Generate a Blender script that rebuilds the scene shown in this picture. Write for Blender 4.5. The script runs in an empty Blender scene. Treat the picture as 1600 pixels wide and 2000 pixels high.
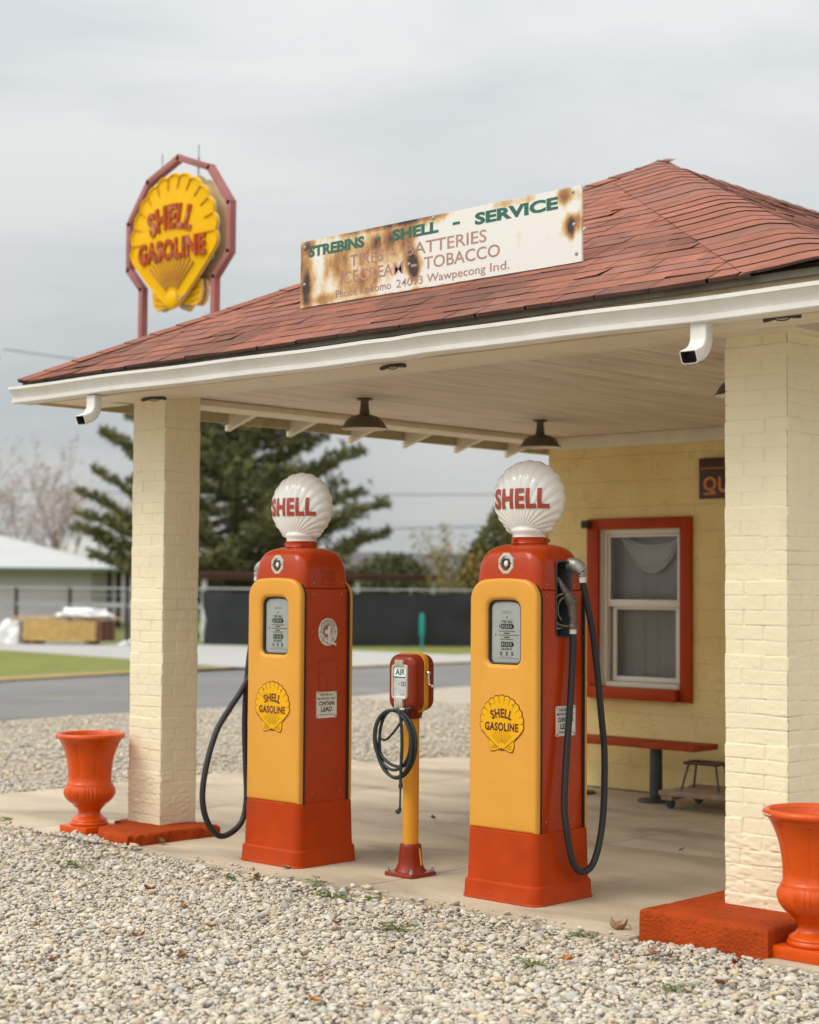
import bpy, bmesh, math, random
import numpy as np
from mathutils import Vector, Matrix, noise as mnoise
R_ = math.radians
PI = math.pi
random.seed(7)
rng = np.random.default_rng(7)
scene = bpy.context.scene
COL = scene.collection

# ------------------------------------------------------------------ camera
cam_d = bpy.data.cameras.new('camera')
cam = bpy.data.objects.new('camera', cam_d)
COL.objects.link(cam)
_a, _p, _r = R_(43.2), R_(2.56), R_(-0.42)
F0 = Vector((-math.sin(_a), math.cos(_a), 0)); R0 = Vector((math.cos(_a), math.sin(_a), 0)); U0 = Vector((0, 0, 1))
FW = F0*math.cos(_p) + U0*math.sin(_p); U1 = U0*math.cos(_p) - F0*math.sin(_p)
RT = R0*math.cos(_r) - U1*math.sin(_r); UP = U1*math.cos(_r) + R0*math.sin(_r)
m = Matrix((RT, UP, -FW)).transposed().to_4x4()
m.translation = (0, 0, 1.55)
cam.matrix_world = m
cam_d.sensor_fit = 'HORIZONTAL'; cam_d.sensor_width = 24; cam_d.lens = 50
cam_d.clip_start = 0.1; cam_d.clip_end = 3000
cam_d.dof.use_dof = True; cam_d.dof.focus_distance = 8.3; cam_d.dof.aperture_fstop = 1.7
scene.camera = cam

# ------------------------------------------------------------------ light
SUN_EL, SUN_AZ = 50, 205          # azimuth clockwise from +Y
w = bpy.data.worlds.new('World'); scene.world = w; w.use_nodes = True
nt = w.node_tree; N = nt.nodes; L = nt.links
N.clear()
def nd(nodes, typ, **kw):
    n = nodes.new(typ)
    for k, v in kw.items(): setattr(n, k, v)
    return n
out = nd(N, 'ShaderNodeOutputWorld'); bg = nd(N, 'ShaderNodeBackground'); bg.inputs['Strength'].default_value = 0.1
sky = nd(N, 'ShaderNodeTexSky', sky_type='NISHITA', sun_disc=False)
sky.sun_elevation = R_(SUN_EL); sky.sun_rotation = R_(SUN_AZ); sky.dust_density = 2.0
tc = nd(N, 'ShaderNodeTexCoord'); mp = nd(N, 'ShaderNodeMapping'); mp.inputs['Scale'].default_value = (1.0, 1.0, 4.2)
mp.inputs['Rotation'].default_value = (R_(3), R_(-2), 0)
n1 = nd(N, 'ShaderNodeTexNoise'); n1.inputs['Scale'].default_value = 3.3; n1.inputs['Detail'].default_value = 8; n1.inputs['Roughness'].default_value = 0.55
n1.inputs['Distortion'].default_value = 0.35
cr = nd(N, 'ShaderNodeValToRGB')
cr.color_ramp.elements[0].position = 0.36; cr.color_ramp.elements[0].color = (4.75, 5.05, 5.15, 1)
cr.color_ramp.elements[1].position = 0.62; cr.color_ramp.elements[1].color = (5.9, 5.95, 5.85, 1)
sep = nd(N, 'ShaderNodeSeparateXYZ')
mr = nd(N, 'ShaderNodeMapRange'); mr.inputs['From Min'].default_value = 0.02; mr.inputs['From Max'].default_value = 0.95
mr.inputs['To Min'].default_value = 1.0; mr.inputs['To Max'].default_value = 2.7
# the cloud is thinner towards the hidden sun: brighter there
dotn = nd(N, 'ShaderNodeVectorMath', operation='DOT_PRODUCT')
se, ce = math.sin(R_(SUN_EL)), math.cos(R_(SUN_EL))
SUND = Vector((math.sin(R_(SUN_AZ))*ce, math.cos(R_(SUN_AZ))*ce, se))
dotn.inputs[1].default_value = SUND
mr2 = nd(N, 'ShaderNodeMapRange'); mr2.inputs['From Min'].default_value = 0.25; mr2.inputs['From Max'].default_value = 1.0
mr2.inputs['To Min'].default_value = 1.0; mr2.inputs['To Max'].default_value = 1.9
mu = nd(N, 'ShaderNodeMath', operation='MULTIPLY')
vs = nd(N, 'ShaderNodeVectorMath', operation='SCALE')
mix = nd(N, 'ShaderNodeMix', data_type='RGBA'); mix.inputs[0].default_value = 0.92
L.new(tc.outputs['Generated'], mp.inputs['Vector']); L.new(mp.outputs[0], n1.inputs['Vector']); L.new(n1.outputs['Fac'], cr.inputs[0])
L.new(tc.outputs['Generated'], sep.inputs[0]); L.new(sep.outputs['Z'], mr.inputs['Value'])
L.new(tc.outputs['Generated'], dotn.inputs[0]); L.new(dotn.outputs['Value'], mr2.inputs['Value'])
L.new(mr.outputs[0], mu.inputs[0]); L.new(mr2.outputs[0], mu.inputs[1])
L.new(cr.outputs[0], vs.inputs[0]); L.new(mu.outputs[0], vs.inputs['Scale'])
L.new(sky.outputs[0], mix.inputs[6]); L.new(vs.outputs[0], mix.inputs[7])
L.new(mix.outputs[2], bg.inputs['Color']); L.new(bg.outputs[0], out.inputs[0])
sd = bpy.data.lights.new('sun', 'SUN'); sd.energy = 1.4; sd.angle = R_(25); sd.color = (1.0, 0.93, 0.82)
so = bpy.data.objects.new('sun', sd); COL.objects.link(so)
so.rotation_euler = SUND.to_track_quat('Z', 'Y').to_euler(); so.location = (0, 0, 20)
scene.view_settings.view_transform = 'Standard'; scene.view_settings.look = 'None'
scene.view_settings.exposure = 0.0; scene.view_settings.gamma = 1.0
scene.cycles.use_denoising = True
scene.cycles.max_bounces = 8

# ------------------------------------------------------------------ materials
def new_mat(name):
    m = bpy.data.materials.new(name); m.use_nodes = True
    b = m.node_tree.nodes['Principled BSDF']
    return m, m.node_tree, b
def mat(name, col, rough=0.5, vary=0.12, vscale=3.0, bump=0.0, bscale=60.0, metal=0.0, coat=0.0, attr=None, dirt=None, spec=0.5, detail=5, dist=0.02, chips=None):
    """principled colour with uneven tone, fine bump, optional per-piece tint attribute and dirt colour (scale, amount, colour)"""
    m, t, b = new_mat(name)
    n, l = t.nodes, t.links
    c = nd(n, 'ShaderNodeTexCoord')
    b.inputs['Roughness'].default_value = rough; b.inputs['Metallic'].default_value = metal
    b.inputs['Coat Weight'].default_value = coat; b.inputs['Coat Roughness'].default_value = 0.12
    b.inputs['Specular IOR Level'].default_value = spec
    tx = nd(n, 'ShaderNodeTexNoise'); tx.inputs['Scale'].default_value = vscale; tx.inputs['Detail'].default_value = detail
    l.new(c.outputs['Object'], tx.inputs['Vector'])
    rp = nd(n, 'ShaderNodeMapRange'); rp.inputs['From Min'].default_value = 0.3; rp.inputs['From Max'].default_value = 0.7
    rp.inputs['To Min'].default_value = 1-vary; rp.inputs['To Max'].default_value = 1+vary
    l.new(tx.outputs['Fac'], rp.inputs['Value'])
    sc = nd(n, 'ShaderNodeVectorMath', operation='SCALE')
    if attr:
        at = nd(n, 'ShaderNodeAttribute', attribute_name=attr)
        l.new(at.outputs['Color'], sc.inputs[0])
    else:
        sc.inputs[0].default_value = col
    l.new(rp.outputs[0], sc.inputs['Scale'])
    last = sc.outputs[0]
    if dirt:
        ds, amt, dc = dirt
        t2 = nd(n, 'ShaderNodeTexNoise'); t2.inputs['Scale'].default_value = ds; t2.inputs['Detail'].default_value = 8; t2.inputs['Roughness'].default_value = 0.62
        l.new(c.outputs['Object'], t2.inputs['Vector'])
        r2 = nd(n, 'ShaderNodeMapRange'); r2.inputs['From Min'].default_value = 0.52; r2.inputs['From Max'].default_value = 0.72
        r2.inputs['To Max'].default_value = amt
        l.new(t2.outputs['Fac'], r2.inputs['Value'])
        mx = nd(n, 'ShaderNodeMix', data_type='RGBA')
        l.new(r2.outputs[0], mx.inputs[0]); l.new(last, mx.inputs[6]); mx.inputs[7].default_value = (*dc, 1)
        last = mx.outputs[2]
    if chips:
        t4 = nd(n, 'ShaderNodeTexNoise'); t4.inputs['Scale'].default_value = chips[0]; t4.inputs['Detail'].default_value = 6; t4.inputs['Roughness'].default_value = 0.7
        l.new(c.outputs['Object'], t4.inputs['Vector'])
        r4 = nd(n, 'ShaderNodeMapRange'); r4.inputs['From Min'].default_value = chips[1]; r4.inputs['From Max'].default_value = chips[1]+.025
        l.new(t4.outputs['Fac'], r4.inputs['Value'])
        m4 = nd(n, 'ShaderNodeMix', data_type='RGBA'); l.new(r4.outputs[0], m4.inputs[0]); l.new(last, m4.inputs[6]); m4.inputs[7].default_value = (*chips[2], 1)
        last = m4.outputs[2]
    l.new(last, b.inputs['Base Color'])
    # a little unevenness in the gloss
    rr = nd(n, 'ShaderNodeMapRange'); rr.inputs['To Min'].default_value = max(0.02, rough-0.1); rr.inputs['To Max'].default_value = min(1, rough+0.12)
    l.new(tx.outputs['Fac'], rr.inputs['Value']); l.new(rr.outputs[0], b.inputs['Roughness'])
    if bump:
        t3 = nd(n, 'ShaderNodeTexNoise'); t3.inputs['Scale'].default_value = bscale; t3.inputs['Detail'].default_value = 4
        l.new(c.outputs['Object'], t3.inputs['Vector'])
        bp = nd(n, 'ShaderNodeBump'); bp.inputs['Strength'].default_value = bump; bp.inputs['Distance'].default_value = dist
        l.new(t3.outputs['Fac'], bp.inputs['Height']); l.new(bp.outputs[0], b.inputs['Normal'])
    return m

M = {}
M['yellow'] = mat('pump_yellow_enamel', (0.675, 0.317, 0.046), 0.38, 0.03, 5, coat=0.1, spec=0.2, dirt=(9, 0.10, (0.5, 0.24, 0.04)), chips=(30, .735, (.42, .2, .05)))
M['red'] = mat('pump_red_enamel', (0.41, 0.038, 0.002), 0.26, 0.07, 5, coat=0.22, spec=0.2, dirt=(14, 0.12, (0.26, 0.04, 0.008)))
M['redbase'] = mat('pump_base_red', (0.40, 0.042, 0.003), 0.42, 0.1, 7, spec=0.12, dirt=(11, 0.3, (0.27, 0.06, 0.02)), chips=(34, .70, (.30, .12, .07)))
M['gasket'] = mat('black_rubber', (0.014, 0.014, 0.015), 0.6, 0.2, 20)
M['hose'] = mat('hose_rubber', (0.018, 0.019, 0.021), 0.55, 0.2, 15, bump=0.2, bscale=200)
M['hosegreen'] = mat('hose_dark_green', (0.016, 0.027, 0.027), 0.5, 0.2, 15)
M['dial'] = mat('dial_card', (0.90, 0.90, 0.86), 0.5, 0.04, 8)
M['meterface'] = mat('meter_grey_face', (0.50, 0.50, 0.46), 0.5, 0.08, 20)
M['ink'] = mat('black_ink', (0.02, 0.022, 0.02), 0.6, 0.1, 20)
M['redink'] = mat('red_ink', (0.30, 0.12, 0.08), 0.6, 0.1, 20)
M['white'] = mat('white_paint', (0.68, 0.66, 0.62), 0.4, 0.04, 4, spec=0.3, dirt=(5, 0.22, (0.48, 0.42, 0.32)), chips=(22, .71, (.36, .3, .22)))
M['enamel'] = mat('plate_enamel', (0.72, 0.69, 0.62), 0.4, 0.05, 12, dirt=(20, 0.3, (0.45, 0.35, 0.25)))
M['globe'] = mat('milk_glass', (0.80, 0.785, 0.745), 0.18, 0.02, 6, coat=0.3, spec=0.4)
M['globe'].node_tree.nodes['Principled BSDF'].inputs['Subsurface Weight'].default_value = 0.15
M['globe'].node_tree.nodes['Principled BSDF'].inputs['Subsurface Radius'].default_value = (0.04, 0.035, 0.03)
M['globered'] = mat('globe_letter_red', (0.36, 0.04, 0.018), 0.3, 0.05, 10, coat=0.3)
M['shellyel'] = mat('emblem_yellow', (0.76, 0.38, 0.003), 0.4, 0.04, 8, spec=0.2)
M['shellink'] = mat('emblem_maroon', (0.10, 0.014, 0.008), 0.45, 0.1, 10)
M['alu'] = mat('cast_aluminium', (0.42, 0.41, 0.39), 0.42, 0.15, 30, metal=0.75, bump=0.2, bscale=150)
M['chrome'] = mat('chrome', (0.75, 0.75, 0.74), 0.15, 0.05, 20, metal=1.0)
M['nozzle'] = mat('worn_nozzle_metal', (0.14, 0.115, 0.10), 0.45, 0.3, 30, metal=0.5, dirt=(40, 0.5, (0.25, 0.22, 0.18)))
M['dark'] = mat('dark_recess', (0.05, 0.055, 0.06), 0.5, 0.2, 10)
M['bezel'] = mat('cream_bezel', (0.52, 0.475, 0.385), 0.35, 0.06, 15, coat=0.2)
M['darkred'] = mat('meter_oxide_red', (0.225, 0.024, 0.006), 0.34, 0.12, 8, coat=0.15, spec=0.2, dirt=(14, 0.16, (0.22, 0.06, 0.03)))
M['poleyel'] = mat('meter_pole_yellow', (0.68, 0.29, 0.022), 0.38, 0.05, 6, coat=0.05, spec=0.25)
M['orange'] = mat('urn_orange_paint', (0.60, 0.072, 0.002), 0.30, 0.07, 7, coat=0.12, spec=0.25, dirt=(6, 0.25, (0.40, 0.05, 0.004)), bump=0.12, bscale=50, chips=(26, .715, (.45, .22, .12)))
M['soil'] = mat('potting_soil', (0.03, 0.025, 0.02), 0.95, 0.4, 30, bump=1, bscale=80)
M['block'] = mat('red_painted_concrete', (0.36, 0.052, 0.009), 0.75, 0.16, 6, spec=0.08, dirt=(16, 0.5, (0.15, 0.03, 0.01)), bump=0.9, bscale=75, dist=0.012, chips=(40, .70, (.36, .30, .24)))
M['pillar'] = mat('cream_painted_brick', (0.79, 0.70, 0.495), 0.65, 0.04, 3.5, spec=0.2, dirt=(9, 0.09, (0.5, 0.38, 0.21)), bump=0.25, bscale=120, dist=0.006, chips=(24, .715, (.45, .34, .2)))
M['trim'] = mat('cream_trim_paint', (0.68, 0.60, 0.47), 0.55, 0.05, 4, dirt=(6, 0.3, (0.45, 0.36, 0.25)))
M['fascia'] = mat('weathered_fascia', (0.52, 0.43, 0.27), 0.65, 0.12, 5, dirt=(10, 0.6, (0.24, 0.18, 0.11)))
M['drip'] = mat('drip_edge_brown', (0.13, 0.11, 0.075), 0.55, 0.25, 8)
M['frame'] = mat('window_red_paint', (0.36, 0.040, 0.004), 0.45, 0.09, 8, spec=0.15, dirt=(12, 0.3, (0.25, 0.05, 0.015)), chips=(40, .71, (.35, .24, .16)))
M['vinyl'] = mat('window_cream_vinyl', (0.66, 0.61, 0.52), 0.4, 0.04, 5)
M['curtain'] = mat('grey_curtain', (0.36, 0.345, 0.325), 0.8, 0.12, 1.6)
M['palereflection'] = mat('pale_reflection_cloth', (0.52, 0.50, 0.47), 0.8, 0.1, 3)
M['lampgreen'] = mat('lamp_dark_enamel', (0.085, 0.07, 0.042), 0.4, 0.12, 8, dirt=(20, 0.25, (0.12, 0.09, 0.06)))
M['lampwhite'] = mat('lamp_inner_white', (0.7, 0.66, 0.58), 0.4, 0.05, 8)
M['iron'] = mat('dark_iron', (0.035, 0.037, 0.038), 0.5, 0.2, 15)
M['benchred'] = mat('bench_red_paint', (0.33, 0.042, 0.008), 0.55, 0.15, 9, spec=0.15, dirt=(12, 0.4, (0.22, 0.11, 0.07)))
M['wood'] = mat('worn_wood', (0.30, 0.20, 0.125), 0.75, 0.25, 14, bump=0.4, bscale=90)
M['maroon'] = mat('maroon_board', (0.055, 0.016, 0.012), 0.5, 0.2, 5, dirt=(10, 0.4, (0.12, 0.05, 0.03)))
M['signorange'] = mat('sign_orange', (0.56, 0.20, 0.025), 0.5, 0.15, 8)
M['green'] = mat('sign_green', (0.012, 0.11, 0.075), 0.5, 0.15, 9)
M['fadedred'] = mat('sign_faded_red', (0.37, 0.20, 0.165), 0.6, 0.2, 9)
M['pinkpaint'] = mat('faded_red_steel', (0.33, 0.135, 0.13), 0.65, 0.18, 2.5, spec=0.2, dirt=(3, 0.35, (0.42, 0.05, 0.01)))
M['signyel'] = mat('sign_yellow_enamel', (0.74, 0.41, 0.0), 0.45, 0.04, 4, spec=0.12, dirt=(7, 0.15, (0.66, 0.34, 0.0)))
M['signletter'] = mat('sign_letter_rust', (0.36, 0.055, 0.008), 0.5, 0.2, 9, spec=0.15, dirt=(11, 0.6, (0.55, 0.36, 0.25)))
M['signback'] = mat('sign_grey_back', (0.5, 0.48, 0.44), 0.6, 0.1, 3)
M['signedge'] = mat('sign_cream_edge', (0.66, 0.52, 0.3), 0.5, 0.1, 6)
M['signrib'] = mat('sign_rib_ochre', (0.47, 0.2, 0.004), 0.45, 0.1, 6)
M['steel'] = mat('galvanised_steel', (0.33, 0.34, 0.345), 0.5, 0.15, 8, metal=0.3)
M['blackscreen'] = mat('black_fence_screen', (0.022, 0.023, 0.026), 0.85, 0.25, 0.8)
M['lumber'] = mat('fresh_lumber', (0.56, 0.36, 0.12), 0.7, 0.22, 5)
M['lumberend'] = mat('lumber_ends', (0.17, 0.075, 0.04), 0.8, 0.3, 9)
M['sheet'] = mat('white_plastic', (0.72, 0.73, 0.72), 0.5, 0.1, 3)
M['shedwall'] = mat('shed_grey_wall', (0.56, 0.52, 0.56), 0.7, 0.08, 1)
M['shedroof'] = mat('shed_white_roof', (0.43, 0.43, 0.425), 0.6, 0.05, 1, spec=0.2)
M['shedgrey'] = mat('shed_grey_roof', (0.36, 0.355, 0.335), 0.7, 0.05, 1)
M['greentrim'] = mat('shed_green_trim', (0.10, 0.16, 0.11), 0.6, 0.1, 1)
M['darkroof'] = mat('dark_shingle_roof', (0.085, 0.08, 0.075), 0.8, 0.2, 2)
M['brownsteel'] = mat('brown_canopy', (0.10, 0.04, 0.027), 0.6, 0.2, 2)
M['teal'] = mat('teal_plastic', (0.0, 0.22, 0.19), 0.4, 0.1, 8)
M['bark'] = mat('bark', (0.06, 0.045, 0.032), 0.9, 0.3, 8)
M['twig'] = mat('reddish_twig', (0.42, 0.35, 0.325), 0.9, 0.2, 5, spec=0.1)
M['leafbrown'] = mat('dry_leaf', (0.24, 0.10, 0.04), 0.7, 0.35, 30)
M['leaftan'] = mat('tan_leaf', (0.40, 0.24, 0.13), 0.7, 0.3, 30)
M['leaforange'] = mat('orange_leaf', (0.46, 0.17, 0.03), 0.7, 0.3, 30)
M['weed'] = mat('weed_green', (0.11, 0.15, 0.025), 0.7, 0.3, 30)
M['wire'] = mat('wire', (0.05, 0.05, 0.055), 0.6, 0.1, 3)
M['shingle'] = mat('red_asphalt_shingle', (0.3, 0.1, 0.06), 0.9, 0.16, 7, attr='tint', bump=0.9, bscale=240, dist=0.006, dirt=(2.6, 0.5, (0.10, 0.055, 0.045)), spec=0.2)
M['stone'] = mat('river_pebble', (0.5, 0.45, 0.4), 0.9, 0.12, 45, attr='tint', spec=0.12)
M['foliage'] = mat('foliage', (0.06, 0.07, 0.02), 0.75, 0.25, 2, attr='tint', spec=0.25)

def brick_material():
    m, t, b = new_mat('yellow_painted_wall'); n, l = t.nodes, t.links
    c = nd(n, 'ShaderNodeTexCoord'); mpn = nd(n, 'ShaderNodeMapping'); mpn.inputs['Rotation'].default_value = (R_(90), 0, 0)
    l.new(c.outputs['Object'], mpn.inputs[0])
    br = nd(n, 'ShaderNodeTexBrick'); br.inputs['Scale'].default_value = 1
    br.inputs['Brick Width'].default_value = 0.4; br.inputs['Row Height'].default_value = 0.2; br.inputs['Mortar Size'].default_value = 0.006
    br.inputs['Mortar Smooth'].default_value = 0.6
    l.new(mpn.outputs[0], br.inputs['Vector'])
    n1 = nd(n, 'ShaderNodeTexNoise'); n1.inputs['Scale'].default_value = 22; n1.inputs['Detail'].default_value = 7; n1.inputs['Roughness'].default_value = 0.65
    mp2 = nd(n, 'ShaderNodeMapping'); mp2.inputs['Scale'].default_value = (1, 1, 2.2)
    l.new(c.outputs['Object'], mp2.inputs[0]); l.new(mp2.outputs[0], n1.inputs['Vector'])
    n2 = nd(n, 'ShaderNodeTexNoise'); n2.inputs['Scale'].default_value = 1.7; n2.inputs['Detail'].default_value = 6
    l.new(c.outputs['Object'], n2.inputs['Vector'])
    cr = nd(n, 'ShaderNodeValToRGB'); cr.color_ramp.elements[0].position = .3; cr.color_ramp.elements[0].color = (0.72, 0.53, 0.20, 1)
    cr.color_ramp.elements[1].position = .7; cr.color_ramp.elements[1].color = (0.82, 0.645, 0.30, 1)
    l.new(n2.outputs['Fac'], cr.inputs[0]); 
    n3 = nd(n, 'ShaderNodeTexNoise'); n3.inputs['Scale'].default_value = 7; n3.inputs['Detail'].default_value = 9; n3.inputs['Roughness'].default_value = .7
    l.new(c.outputs['Object'], n3.inputs['Vector'])
    r3 = nd(n, 'ShaderNodeMapRange'); r3.inputs['From Min'].default_value = .56; r3.inputs['From Max'].default_value = .74; r3.inputs['To Max'].default_value = .4
    l.new(n3.outputs['Fac'], r3.inputs['Value'])
    mx = nd(n, 'ShaderNodeMix', data_type='RGBA'); l.new(r3.outputs[0], mx.inputs[0]); l.new(cr.outputs[0], mx.inputs[6]); mx.inputs[7].default_value = (.34, .22, .07, 1)
    l.new(mx.outputs[2], b.inputs['Base Color'])
    b.inputs['Roughness'].default_value = .65
    b1 = nd(n, 'ShaderNodeBump'); b1.inputs['Distance'].default_value = .02; b1.inputs['Strength'].default_value = .7; l.new(n1.outputs['Fac'], b1.inputs['Height'])
    b2 = nd(n, 'ShaderNodeBump'); b2.inputs['Distance'].default_value = .006; b2.inputs['Strength'].default_value = .7; b2.invert = True
    l.new(br.outputs['Fac'], b2.inputs['Height']); l.new(b1.outputs[0], b2.inputs['Normal']); l.new(b2.outputs[0], b.inputs['Normal'])
    return m
M['wall'] = brick_material()

def ceiling_material():
    m, t, b = new_mat('beadboard_ceiling'); n, l = t.nodes, t.links
    c = nd(n, 'ShaderNodeTexCoord')
    wv = nd(n, 'ShaderNodeTexWave', wave_type='BANDS', bands_direction='X', wave_profile='SAW'); wv.inputs['Scale'].default_value = 3.9
    l.new(c.outputs['Object'], wv.inputs[0])
    rp = nd(n, 'ShaderNodeMapRange'); rp.inputs['From Min'].default_value = 0.0; rp.inputs['From Max'].default_value = 0.10
    l.new(wv.outputs['Fac'], rp.inputs['Value'])
    mp2 = nd(n, 'ShaderNodeMapping'); mp2.inputs['Scale'].default_value = (9, .7, 1); l.new(c.outputs['Object'], mp2.inputs[0])
    n1 = nd(n, 'ShaderNodeTexNoise'); n1.inputs['Scale'].default_value = 2; n1.inputs['Detail'].default_value = 6; l.new(mp2.outputs[0], n1.inputs['Vector'])
    cr = nd(n, 'ShaderNodeValToRGB'); cr.color_ramp.elements[0].position = .3; cr.color_ramp.elements[0].color = (0.50, 0.42, 0.325, 1)
    cr.color_ramp.elements[1].position = .65; cr.color_ramp.elements[1].color = (0.71, 0.615, 0.50, 1)
    l.new(n1.outputs['Fac'], cr.inputs[0]); l.new(cr.outputs[0], b.inputs['Base Color']); b.inputs['Roughness'].default_value = .6
    b1 = nd(n, 'ShaderNodeBump'); b1.inputs['Distance'].default_value = .008; b1.inputs['Strength'].default_value = .8
    l.new(rp.outputs[0], b1.inputs['Height']); l.new(b1.outputs[0], b.inputs['Normal'])
    return m
M['ceiling'] = ceiling_material()

def concrete_material():
    m, t, b = new_mat('brushed_concrete'); n, l = t.nodes, t.links
    c = nd(n, 'ShaderNodeTexCoord')
    mp2 = nd(n, 'ShaderNodeMapping'); mp2.inputs['Scale'].default_value = (1, 2.2, 1); l.new(c.outputs['Object'], mp2.inputs[0])
    n1 = nd(n, 'ShaderNodeTexNoise'); n1.inputs['Scale'].default_value = 1.1; n1.inputs['Detail'].default_value = 8; n1.inputs['Roughness'].default_value = .58; l.new(mp2.outputs[0], n1.inputs['Vector'])
    cr = nd(n, 'ShaderNodeValToRGB'); e = cr.color_ramp.elements
    e[0].position = .28; e[0].color = (0.36, 0.285, 0.195, 1); e[1].position = .62; e[1].color = (0.50, 0.41, 0.295, 1)
    l.new(n1.outputs['Fac'], cr.inputs[0])
    # oil and water marks, each with a shape of its own
    mp3 = nd(n, 'ShaderNodeMapping'); mp3.inputs['Scale'].default_value = (.9, 1.9, 1); mp3.inputs['Location'].default_value = (2.3, 1.1, 0); l.new(c.outputs['Object'], mp3.inputs[0])
    n2 = nd(n, 'ShaderNodeTexNoise'); n2.inputs['Scale'].default_value = .9; n2.inputs['Detail'].default_value = 7; n2.inputs['Roughness'].default_value = .6; n2.inputs['Distortion'].default_value = .6
    l.new(mp3.outputs[0], n2.inputs['Vector'])
    r2 = nd(n, 'ShaderNodeMapRange'); r2.inputs['From Min'].default_value = .50; r2.inputs['From Max'].default_value = .72; r2.inputs['To Max'].default_value = .8
    l.new(n2.outputs['Fac'], r2.inputs['Value'])
    mx = nd(n, 'ShaderNodeMix', data_type='RGBA'); l.new(r2.outputs[0], mx.inputs[0]); l.new(cr.outputs[0], mx.inputs[6]); mx.inputs[7].default_value = (.19, .145, .10, 1)
    n4 = nd(n, 'ShaderNodeTexNoise'); n4.inputs['Scale'].default_value = 60; n4.inputs['Detail'].default_value = 5; l.new(c.outputs['Object'], n4.inputs['Vector'])
    r4 = nd(n, 'ShaderNodeMapRange'); r4.inputs['To Min'].default_value = .8; r4.inputs['To Max'].default_value = 1.2; l.new(n4.outputs['Fac'], r4.inputs['Value'])
    vsc = nd(n, 'ShaderNodeVectorMath', operation='SCALE'); l.new(mx.outputs[2], vsc.inputs[0]); l.new(r4.outputs[0], vsc.inputs['Scale'])
    l.new(vsc.outputs[0], b.inputs['Base Color']); b.inputs['Roughness'].default_value = .75
    b1 = nd(n, 'ShaderNodeBump'); b1.inputs['Distance'].default_value = .004; b1.inputs['Strength'].default_value = .4
    l.new(n4.outputs['Fac'], b1.inputs['Height']); l.new(b1.outputs[0], b.inputs['Normal'])
    return m
M['concrete'] = concrete_material()

def gravel_material(name, cols, scale, bumpd=.02, patch=None):
    m, t, b = new_mat(name); n, l = t.nodes, t.links
    c = nd(n, 'ShaderNodeTexCoord')
    v = nd(n, 'ShaderNodeTexVoronoi'); v.inputs['Scale'].default_value = scale; l.new(c.outputs['Object'], v.inputs['Vector'])
    sp = nd(n, 'ShaderNodeSeparateColor'); l.new(v.outputs['Color'], sp.inputs[0])
    cr = nd(n, 'ShaderNodeValToRGB'); cr.color_ramp.interpolation = 'LINEAR'
    e = cr.color_ramp.elements
    e[0].position = 0; e[0].color = (*cols[0], 1); e[1].position = 1; e[1].color = (*cols[-1], 1)
    for i, cc in enumerate(cols[1:-1]):
        q = e.new((i+1)/(len(cols)-1)); q.color = (*cc, 1)
    l.new(sp.outputs[0], cr.inputs[0])
    last = cr.outputs[0]
    if patch:
        n2 = nd(n, 'ShaderNodeTexNoise'); n2.inputs['Scale'].default_value = patch[0]; n2.inputs['Detail'].default_value = 7; l.new(c.outputs['Object'], n2.inputs['Vector'])
        r2 = nd(n, 'ShaderNodeMapRange'); r2.inputs['From Min'].default_value = .5; r2.inputs['From Max'].default_value = .7; r2.inputs['To Max'].default_value = patch[1]
        l.new(n2.outputs['Fac'], r2.inputs['Value'])
        mx = nd(n, 'ShaderNodeMix', data_type='RGBA'); l.new(r2.outputs[0], mx.inputs[0]); l.new(last, mx.inputs[6]); mx.inputs[7].default_value = (*patch[2], 1); last = mx.outputs[2]
    l.new(last, b.inputs['Base Color']); b.inputs['Roughness'].default_value = .85
    b1 = nd(n, 'ShaderNodeBump'); b1.inputs['Distance'].default_value = bumpd; b1.inputs['Strength'].default_value = .9; b1.invert = True
    l.new(v.outputs['Distance'], b1.inputs['Height']); l.new(b1.outputs[0], b.inputs['Normal'])
    return m
PEB = [(.25, .215, .17), (.41, .345, .26), (.34, .32, .29), (.48, .42, .34), (.37, .295, .21), (.44, .40, .345)]
M['gravel'] = gravel_material('river_gravel', PEB, 34, .02, (.5, .5, (.40, .29, .19)))
M['whitegravel'] = gravel_material('white_gravel', [(.40, .385, .36), (.30, .29, .275), (.46, .44, .41)], 30, .01)
M['asphalt'] = mat('asphalt', (0.155, 0.15, 0.143), 0.85, 0.14, 0.5, bump=0.5, bscale=120, dirt=(.7, .55, (.26, .215, .17)))
def grass_mat(name, a, bb, s):
    m, t, b = new_mat(name); n, l = t.nodes, t.links
    c = nd(n, 'ShaderNodeTexCoord'); n1 = nd(n, 'ShaderNodeTexNoise'); n1.inputs['Scale'].default_value = s; n1.inputs['Detail'].default_value = 8; n1.inputs['Roughness'].default_value = .7
    l.new(c.outputs['Object'], n1.inputs['Vector'])
    cr = nd(n, 'ShaderNodeValToRGB'); cr.color_ramp.elements[0].position = .3; cr.color_ramp.elements[0].color = (*a, 1); cr.color_ramp.elements[1].position = .7; cr.color_ramp.elements[1].color = (*bb, 1)
    l.new(n1.outputs['Fac'], cr.inputs[0]); l.new(cr.outputs[0], b.inputs['Base Color']); b.inputs['Roughness'].default_value = .9
    return m
M['grass'] = grass_mat('lawn', (.10, .115, .012), (.19, .19, .022), 1.2)
M['drygrass'] = grass_mat('dry_grass_edge', (.22, .15, .04), (.34, .24, .09), 2)
M['field'] = grass_mat('field', (.08, .085, .03), (.15, .14, .05), .3)

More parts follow.
